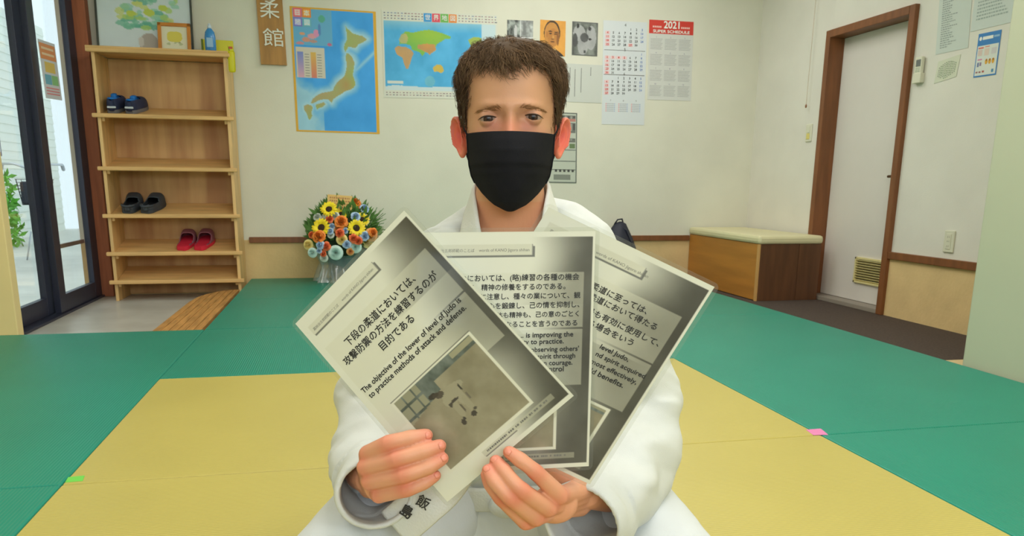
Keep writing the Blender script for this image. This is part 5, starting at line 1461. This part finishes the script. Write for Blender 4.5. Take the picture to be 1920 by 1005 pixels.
while cnt < 640:
    i, j = rs.randint(2, 90), rs.randint(160)
    if not mask[i, j]: continue
    if rs.rand() > .62 + math.sin(math.acos(min(1, cz[i] / .125)) if cz[i] > 0 else 1.57): continue
    p = CVx[i, j]; nrm = dirs[i, j]
    if p[1] > .06 and p[2] < .05 and rs.rand() < .7: continue
    cnt += 1
    top = np.clip((p[2] - .045) / .045, 0, 1); frontness = np.clip((-.02 - p[1]) / .07, 0, 1)
    part = p[0] + .022
    flow = np.array([.75 * np.tanh(part / .03) + .15, -.55 - .5 * frontness, -.15 - .35 * frontness]) * top + np.array([0, .35, -1.0]) * (1 - top)
    flow = flow + noise3(p, 55) * .55 * top; flow -= nrm * (flow @ nrm); flow /= np.linalg.norm(flow) + 1e-9
    ln = .009 + top * (.026 + .016 * rs.rand()) - .006 * frontness * top * rs.rand()
    lift = .0010 + .0060 * top
    side = np.cross(flow, nrm); ph = rs.rand() * 6.28; amp = (.0012 + .0046 * rs.rand()) * (top * .9 + .10); frq = 2.2 + 2.2 * rs.rand()
    csh = (.34 + .5 * rs.rand()) * (.62 + .38 * top) 
    for k in range(19):
        t = np.linspace(0, 1, 8); off = rs.randn(3) * (.0060 - .0015 * top); off -= nrm * (off @ nrm) * .6
        l = ln * rs.uniform(.75, 1.1); cv_ = rs.uniform(.8, 1.2)
        root = p + off * 1.2 + nrm * .0030 * (1 - top)
        P = root[None] + nrm[None] * (.001 + lift * np.sin(t * 2.0) * cv_)[:, None] + flow[None] * (l * t)[:, None] - dirs[i, j][None] * (.0 * t)[:, None]
        P = P + side[None] * (amp * np.sin(ph + frq * t * 3.0) * t)[:, None] + nrm[None] * (amp * .8 * np.cos(ph + frq * t * 3.0) * t)[:, None]
        P = P - off[None] * ((.12 + .43 * top) * t)[:, None]
        # keep hairs outside the skull
        hr = rs.rand() ** 1.3
        zm = .1185 + .0105 * hr - 3.2 * (P[:, 0] ** 2 + .6 * (P[:, 1] - .02) ** 2)
        P[:, 2] = np.where(P[:, 2] > zm, zm + .12 * (P[:, 2] - zm), P[:, 2])
        zc = np.clip(P[:, 2] - .004, HZ[0], .104); w = cr(zc, HZ, HW); yf_ = cr(zc, HZ, HF); yb_ = cr(zc, HZ, HB); ym_ = .010 + (yb_ + yf_) * .12
        fy = np.where(P[:, 1] < ym_, (P[:, 1] - ym_) / (yf_ - ym_), (P[:, 1] - ym_) / (yb_ - ym_))
        f = (np.abs(P[:, 0] / w) ** 2.35 + np.abs(fy) ** 2.35) ** (1 / 2.35)
        tz = np.clip((P[:, 2] - .0) / .05, 0, 1)
        mx = 1 + (.0072 + .0010 * tz + (.0020 + .0050 * tz) * hr) / np.maximum(w, .03)
        sc = np.where(f > mx, (mx + .15 * (f - mx)) / f, 1.0)
        sc = np.where((f < 1.012) & (P[:, 2] < .072), 1.012 / np.maximum(f, .5), sc)
        P[:, 0] *= sc; P[:, 1] = ym_ + (P[:, 1] - ym_) * sc
        P[:, 2] += ZE
        strand(P, .00034 - .00008 * (1 - top), csh * rs.uniform(.75, 1.25))
# loose curls over the forehead
for x0, z0, dx, ln, cu in ((-.004, .083, .010, .030, .006), (.004, .083, .012, .027, .005), (.016, .082, .014, .026, .004), (.026, .082, .012, .024, .004), (.036, .080, .010, .022, .004), (-.030, .080, -.006, .016, .003), (-.042, .079, -.004, .016, .003), (-.018, .083, .006, .024, .004), (-.012, .083, .008, .024, .004), (-.024, .082, .004, .020, .003), (.047, .080, .006, .02, .003)):
    for k in range(16):
        t = np.linspace(0, 1, 12); q = rs.randn(2) * .0016
        x = x0 + q[0] + dx * t + cu * np.sin(t * 4.2 + rs.randn() * .15) * t; z = z0 + q[1] - ln * t * rs.uniform(.8, 1.05) + cu * .9 * t * (1 - np.cos(t * 4.2)) * .7
        y = np.array([face_y(a, min(b, .10)) for a, b in zip(x, z)]) - .003 - .006 * np.sin(t * 2.6)
        strand(np.stack([x, y, z + ZE], 1), .00036, .35 * rs.uniform(.8, 1.3))
hc = np.array(HC); hcol = linA(np.array([112, 88, 64.])) * hc * 1.55
hair = raw_obj('hair', HV, HFc, mat('brown_hair', attr=True, rough=.65, spec=.12), person, hcol, True)
hair['label'] = 'short curly brown hair'

# ---- black mask
mk = []
zt_, zb_ = -.0215, -.1335
nu, nv = 61, 57
for i in range(nv):
    v = i / (nv - 1); row = []
    for j in range(nu):
        u = j / (nu - 1) * 2 - 1
        half = np.interp(v, [0, .30, .42, .54, .66, .78, .88, .95, 1.0], [.0655, .0635, .0620, .0590, .0525, .0430, .0325, .0235, .0125])
        z = zt_ + (zb_ - zt_) * v + .0015 * (1 - u * u) * (v < .3) * (1 - v / .3) + .0012 * u * u * (v < .5) * (1 - 2 * v) + (.010 * u * u * (v > .6) * (v - .6))
        yc = np.interp(v, [0, .10, .22, .36, .55, .72, .88, 1.0], [-.1065, -.1135, -.1185, -.1185, -.1140, -.1080, -.0960, -.0740])
        ye = np.interp(v, [0, .3, .6, .8, 1.0], [-.046, -.044, -.040, -.052, -.068])
        a = abs(u); y = yc + (ye - yc) * (a ** 2.1 * .75 + a ** 4 * .25)
        y += -.004 * math.exp(-(u / .16) ** 2) * max(0, 1 - v / .35)
        for vp, am in ((.40, 1), (.52, .6)):                               # pleats, strongest at the sides
            y += am * .0026 * math.tanh((v - vp - .02 * a) * 55) * math.exp(-((v - vp) / .085) ** 2) * (.25 + .75 * a ** 1.5)
        y += .0010 * math.sin(u * 9 + v * 4) * math.sin(v * 11) * (.3 + v)
        row.append((half * u + .0005, y, z + ZE))
    mk.append(row)
M_MASK = mat('black_mask_cloth', (27, 27, 31), .85, bump=.2, bscale=900, spec=.15)
mo = MB().grid(mk).build('face_mask', M_MASK, person, True); md = mo.modifiers.new('thickness', 'SOLIDIFY'); md.thickness = .0012; md.offset = 1
for sg, col in ((-1, 0), (1, nu - 1)):
    hm_ = MB(); hm_.tube([np.array(mk[i][col]) + [0, -.0005, 0] for i in range(0, 36)], .0013, 8, round_end=True); hm_.build('side_hem', M_MASK, mo, True)
    a, b = np.array(mk[0][col]), np.array(mk[34][col])
    lp = MB(); lp.tube([a + [0, 0, -.002], a + [sg * .006, .020, .010], a + [sg * .0095, .042, .021], a + [sg * .010, .058, .020], np.array([sg * .0765, .040, ZE - .02]), np.array([sg * .070, .040, ZE - .050]), np.array([sg * .062, .020, ZE - .068]), b + [sg * .0008, .020, .002], b + [0, 0, .002]], .0013, 6)
    lp.build('ear_loop', M_MASK, mo, True)

# ---- judo jacket
M_GI = mat('white_gi_cloth', (208, 211, 207), .9, var=.02, vscale=5, bump=.30, bscale=900, sheen=.1)
jk = MB()
def oval(z, a, b, c, n=56, p=2.4):
    e = 2 / p; r = []
    for t in np.linspace(0, 2 * np.pi, n, endpoint=False):
        s, k = math.sin(t), math.cos(t)
        r.append((a * math.copysign(abs(s) ** e, s), c - b * math.copysign(abs(k) ** e, k), z))
    return r
T_ = [(.085, .205, .150, .085), (.14, .190, .140, .080), (.19, .172, .124, .074), (.24, .168, .118, .070), (.32, .168, .112, .070), (.40, .174, .112, .072), (.465, .172, .110, .072), (.505, .160, .104, .072), (.54, .138, .094, .076), (.572, .108, .076, .084), (.60, .07, .052, .09)]
jk.rings([oval(*t) for t in T_])
jk.tube([(-.175, .075, ZE - .295), (-.150, .076, ZE - .258), (-.110, .080, ZE - .215), (-.075, .086, ZE - .183), (-.052, .095, ZE - .165), (0, .105, ZE - .160), (.054, .095, ZE - .155), (.084, .086, ZE - .164), (.121, .080, ZE - .196), (.155, .076, ZE - .250), (.178, .075, ZE - .290)], [.062, .062, .055, .047, .042, .038, .042, .047, .055, .062, .062], 24, round_end=True)
for sg in (-1, 1): jk.tube([(sg * .098, .060, ZE - .195), (sg * .094, .038, ZE - .235), (sg * .086, .016, ZE - .285), (sg * .072, .006, ZE - .35)], [.040, .044, .046, .044], 20, round_end=True)
def sleeve(path, rad, inner):
    """a sleeve: closed at the shoulder, turned in at the cuff to leave a hollow mouth"""
    P = [np.array(p, float) for p in path]; q = []; rr = []; n = len(P)
    for i in range(n - 1):
        p0, p1, p2, p3 = P[max(i - 1, 0)], P[i], P[i + 1], P[min(i + 2, n - 1)]
        for t in np.linspace(0, 1, 7, endpoint=False):
            q.append(.5 * (2 * p1 + (p2 - p0) * t + (2 * p0 - 5 * p1 + 4 * p2 - p3) * t * t + (-p0 + 3 * p1 - 3 * p2 + p3) * t ** 3)); rr.append(rad[i] + (rad[i + 1] - rad[i]) * t)
    q.append(P[-1]); rr.append(rad[-1])
    T = np.gradient(np.array(q), axis=0); T /= np.linalg.norm(T, axis=1, keepdims=True)
    u = np.cross(T[0], [0, 1.0, 0]); R = []
    m = 40
    for i in range(len(q)):
        u = u - T[i] * (u @ T[i]); u /= np.linalg.norm(u); w = np.cross(T[i], u)
        fold = [1 + .05 * math.sin(3 * a + i * .55) * min(1, i / 6) + .035 * math.sin(2 * a - i * .9 + 1) for a in np.linspace(0, 2 * np.pi, m, endpoint=False)]
        if i >= len(q) - 3: fold = [1 + .03 * math.sin(2 * a + 1) for a in np.linspace(0, 2 * np.pi, m, endpoint=False)]
        R.append([(q[i] + rr[i] * fold[k] * (math.cos(2 * math.pi * k / m) * u + math.sin(2 * math.pi * k / m) * w)) for k in range(m)])
    R.append([q[-1] + T[-1] * .002 + (p - q[-1]) * (1 - .0035 / rr[-1]) for p in R[-1]])
    for b in range(1, inner):
        k = len(q) - b
        R.append([q[k] + (p - q[k]) * (1 - .0075 / rr[k]) for p in R[k]])
    jk.rings([[p.tolist() for p in r] for r in R])
CUL, CUR = L(703, 926, 1.015), L(1088, 980, 1.010)
sleeve([(-.150, .075, ZE - .270), (-.176, .085, ZE - .33), L(738, 660, 1.225), L(712, 765, 1.225), L(702, 846, 1.165), L(702, 896, 1.085), CUL], [.066, .068, .068, .069, .064, .058, .0510], 13)
sleeve([(.150, .075, ZE - .270), (.178, .085, ZE - .33), L(1165, 660, 1.225), L(1192, 770, 1.225), L(1182, 862, 1.165), L(1138, 928, 1.085), CUR], [.066, .068, .070, .074, .070, .064, .0560], 13)
V, F, N = remesh(jk, .0038, 4, .5)
w = (vnoise(V[:, 0] * 3 + V[:, 2] * 2 + 5, V[:, 2] * 5 + V[:, 1] * 3 + 9, 5, 3, 3.0) - .5); w2 = np.sin(V[:, 2] * 70 + 9 * vnoise(V[:, 0] * 4 + 3, V[:, 1] * 4 + V[:, 2] * 3 + 3, 6, 2, 2.5) * 2)
inner_m = np.minimum(np.linalg.norm(V - CUL, axis=1), np.linalg.norm(V - CUR, axis=1)) < .075
am = np.where(inner_m, 0, 1.0)
V = V + N * (w * .017 + w2 * .0020)[:, None] * am[:, None]
gi = raw_obj('judo_jacket', V, F, M_GI, person, None, True); gi['label'] = 'white woven judo jacket'
def band(P, Nn, width, thick, name, m, par, sub=8):
    """a flat cloth band swept along P, lying against outward directions Nn"""
    P = [np.array(p, float) for p in P]; Nn = [np.array(p, float) / np.linalg.norm(p) for p in Nn]; q, nn, ww = [], [], []
    if not hasattr(width, '__len__'): width = [width] * len(P)
    n = len(P)
    for i in range(n - 1):
        p0, p1, p2, p3 = P[max(i - 1, 0)], P[i], P[i + 1], P[min(i + 2, n - 1)]
        for t in np.linspace(0, 1, sub, endpoint=False):
            q.append(.5 * (2 * p1 + (p2 - p0) * t + (2 * p0 - 5 * p1 + 4 * p2 - p3) * t * t + (-p0 + 3 * p1 - 3 * p2 + p3) * t ** 3))
            v = Nn[i] * (1 - t) + Nn[i + 1] * t; nn.append(v / np.linalg.norm(v)); ww.append(width[i] * (1 - t) + width[i + 1] * t)
    q.append(P[-1]); nn.append(Nn[-1]); ww.append(width[-1])
    T = np.gradient(np.array(q), axis=0); R = []
    for a, t, nv_, w_ in zip(q, T, nn, ww):
        t = t / np.linalg.norm(t); s = np.cross(nv_, t); s /= np.linalg.norm(s); k = np.cross(t, s)
        pr = []
        for x, y in ((-1, 0), (-.94, .8), (-.75, 1.1), (-.4, 1.0), (0, 1.05), (.4, 1.0), (.75, 1.1), (.94, .8), (1, 0), (.94, -.6), (0, -.8), (-.94, -.6)):
            pr.append((a + s * x * w_ / 2 + k * y * thick / 2).tolist())
        R.append(pr)
    return MB().rings(R).build(name, m, par, True), q, nn
M_LAP = mat('white_lapel_cloth', (214, 216, 210), .85, bump=.4, bscale=300, sheen=.1)
# viewer's-left lapel lies underneath; viewer's-right lapel crosses over it down to the lower left
band([(0, .098, ZE - .100), (-.045, .080, ZE - .104), (-.063, .045, ZE - .116), (-.064, .005, ZE - .143), (-.058, -.030, ZE - .192), (-.030, -.056, ZE - .28), (.03, -.056, ZE - .37), (.075, -.050, ZE - .45), (.095, -.048, ZE - .53)],
     [(0, .8, .35), (-.8, .5, .3), (-.95, .0, .3), (-.85, -.45, .25), (-.6, -.8, .2), (-.3, -1, .1), (-.1, -1, .1), (.1, -1, 0), (.2, -1, 0)], .048, .007, 'under_lapel', M_LAP, gi)
_, lq, ln_ = band([(0, .099, ZE - .098), (.046, .082, ZE - .100), (.066, .045, ZE - .110), (.067, .004, ZE - .138), (.060, -.034, ZE - .192), (.020, -.062, ZE - .30), (-.030, -.066, ZE - .39), L(893, 800, 1.055), L(840, 900, 1.035), L(790, 948, 1.030), L(742, 990, 1.045)],
     [(0, .8, .35), (.8, .5, .3), (.95, .0, .3), (.85, -.45, .25), (.6, -.8, .2), (.3, -1, .1), (.0, -1, .1), (-.1, -1, .0), (-.1, -1, .1), (-.1, -1, .15), (-.2, -1, .1)], [.048, .048, .048, .050, .052, .054, .054, .056, .058, .060, .060], .007, 'over_lapel', M_LAP, gi)
# embroidered name near the lapel's lower end
ik = Ink(); ik.text('飯', 0, 0, size=.0185, col=INKD, center=True, bold=.03); ik.text('島', 0, 0.0225, size=.0185, col=INKD, center=True, bold=.05)
A0 = L(789, 949, 1.022); Aw = L(810, 961, 1.022) - A0; Aw /= np.linalg.norm(Aw); An = np.array([-.1, -1, .15]); An /= np.linalg.norm(An); Aw = Aw - An * (Aw @ An); Aw /= np.linalg.norm(Aw); Ad = np.cross(An, Aw); Ad = Ad if Ad[2] < 0 else -Ad
Ad2 = Ad * .92 - Aw * .55; 
ik.build('embroidery', lambda u, v, z: A0 + Aw * u + (Ad if v < .02 and v > -.03 else Ad) * v - Aw * (.013 if v > .0065 else 0) + An * (.001 + .0002 * z), M_INK, gi)
# belt
bl = MB(); R_ = []
for t in np.linspace(0, 2 * np.pi, 60, endpoint=False):
    e = 2 / 2.4; s, k = math.sin(t), math.cos(t); a, b, c = .180, .134, .073
    ce = np.array([a * math.copysign(abs(s) ** e, s), c - b * math.copysign(abs(k) ** e, k), .196 + .003 * math.sin(5 * t)]); o = np.array([s, -k, 0])
    R_.append([(ce + o * x + np.array([0, 0, z])).tolist() for x, z in ((.002, -.02), (.005, -.016), (.005, 0), (.005, .016), (.002, .020), (-.004, .02), (-.004, -.02))])
R_.append(R_[0]); bl.rings(R_, False, False)
bl.build('belt', M_LAP, person, True)
MB().ball((0.0, -.072, .190), (.030, .016, .021), nu=20, nv=12).build('belt_knot', M_LAP, person, True)
# trousers: kneeling, knees apart
tr = MB()
for sg in (-1, 1):
    tr.tube([(sg * .075, .15, .150), (sg * .125, .03, .160), (sg * .185, -.10, .163), (sg * .232, -.23, .145), (sg * .250, -.315, .110)], [.115, .112, .102, .092, .078], 26, round_end=True)
    tr.tube([(sg * .245, -.30, .085), (sg * .19, -.12, .062), (sg * .12, .10, .058), (sg * .09, .24, .052)], [.075, .060, .058, .050], 22, round_end=True)
tr.ball((0, .13, .15), (.17, .13, .115), nu=28, nv=16)
V, F, N = remesh(tr, .006, 4, .5)
w = vnoise(V[:, 0] * 4 + 4, V[:, 1] * 3 + V[:, 2] * 3 + 6, 15, 3, 3.0) - .5
V = V + N * (w * .010)[:, None]; V[:, 2] = np.maximum(V[:, 2], .003)
to = raw_obj('trousers', V, F, mat('white_trouser_cloth', (210, 214, 216), .9, bump=.25, bscale=300, sheen=.1), person, None, True)
for sg in (-1, 1):
    ft = MB(); ft.tube([(sg * .090, .22, .045), (sg * .085, .29, .040), (sg * .07, .38, .028), (sg * .06, .43, .020)], [.032, .034, .030, .020], 16, round_end=True, flat=(1, .8))
    V2, F2, _ = remesh(ft, .004, 2); raw_obj('foot', V2, F2, mat('foot_skin', (222, 160, 124), .5), person, None, True)
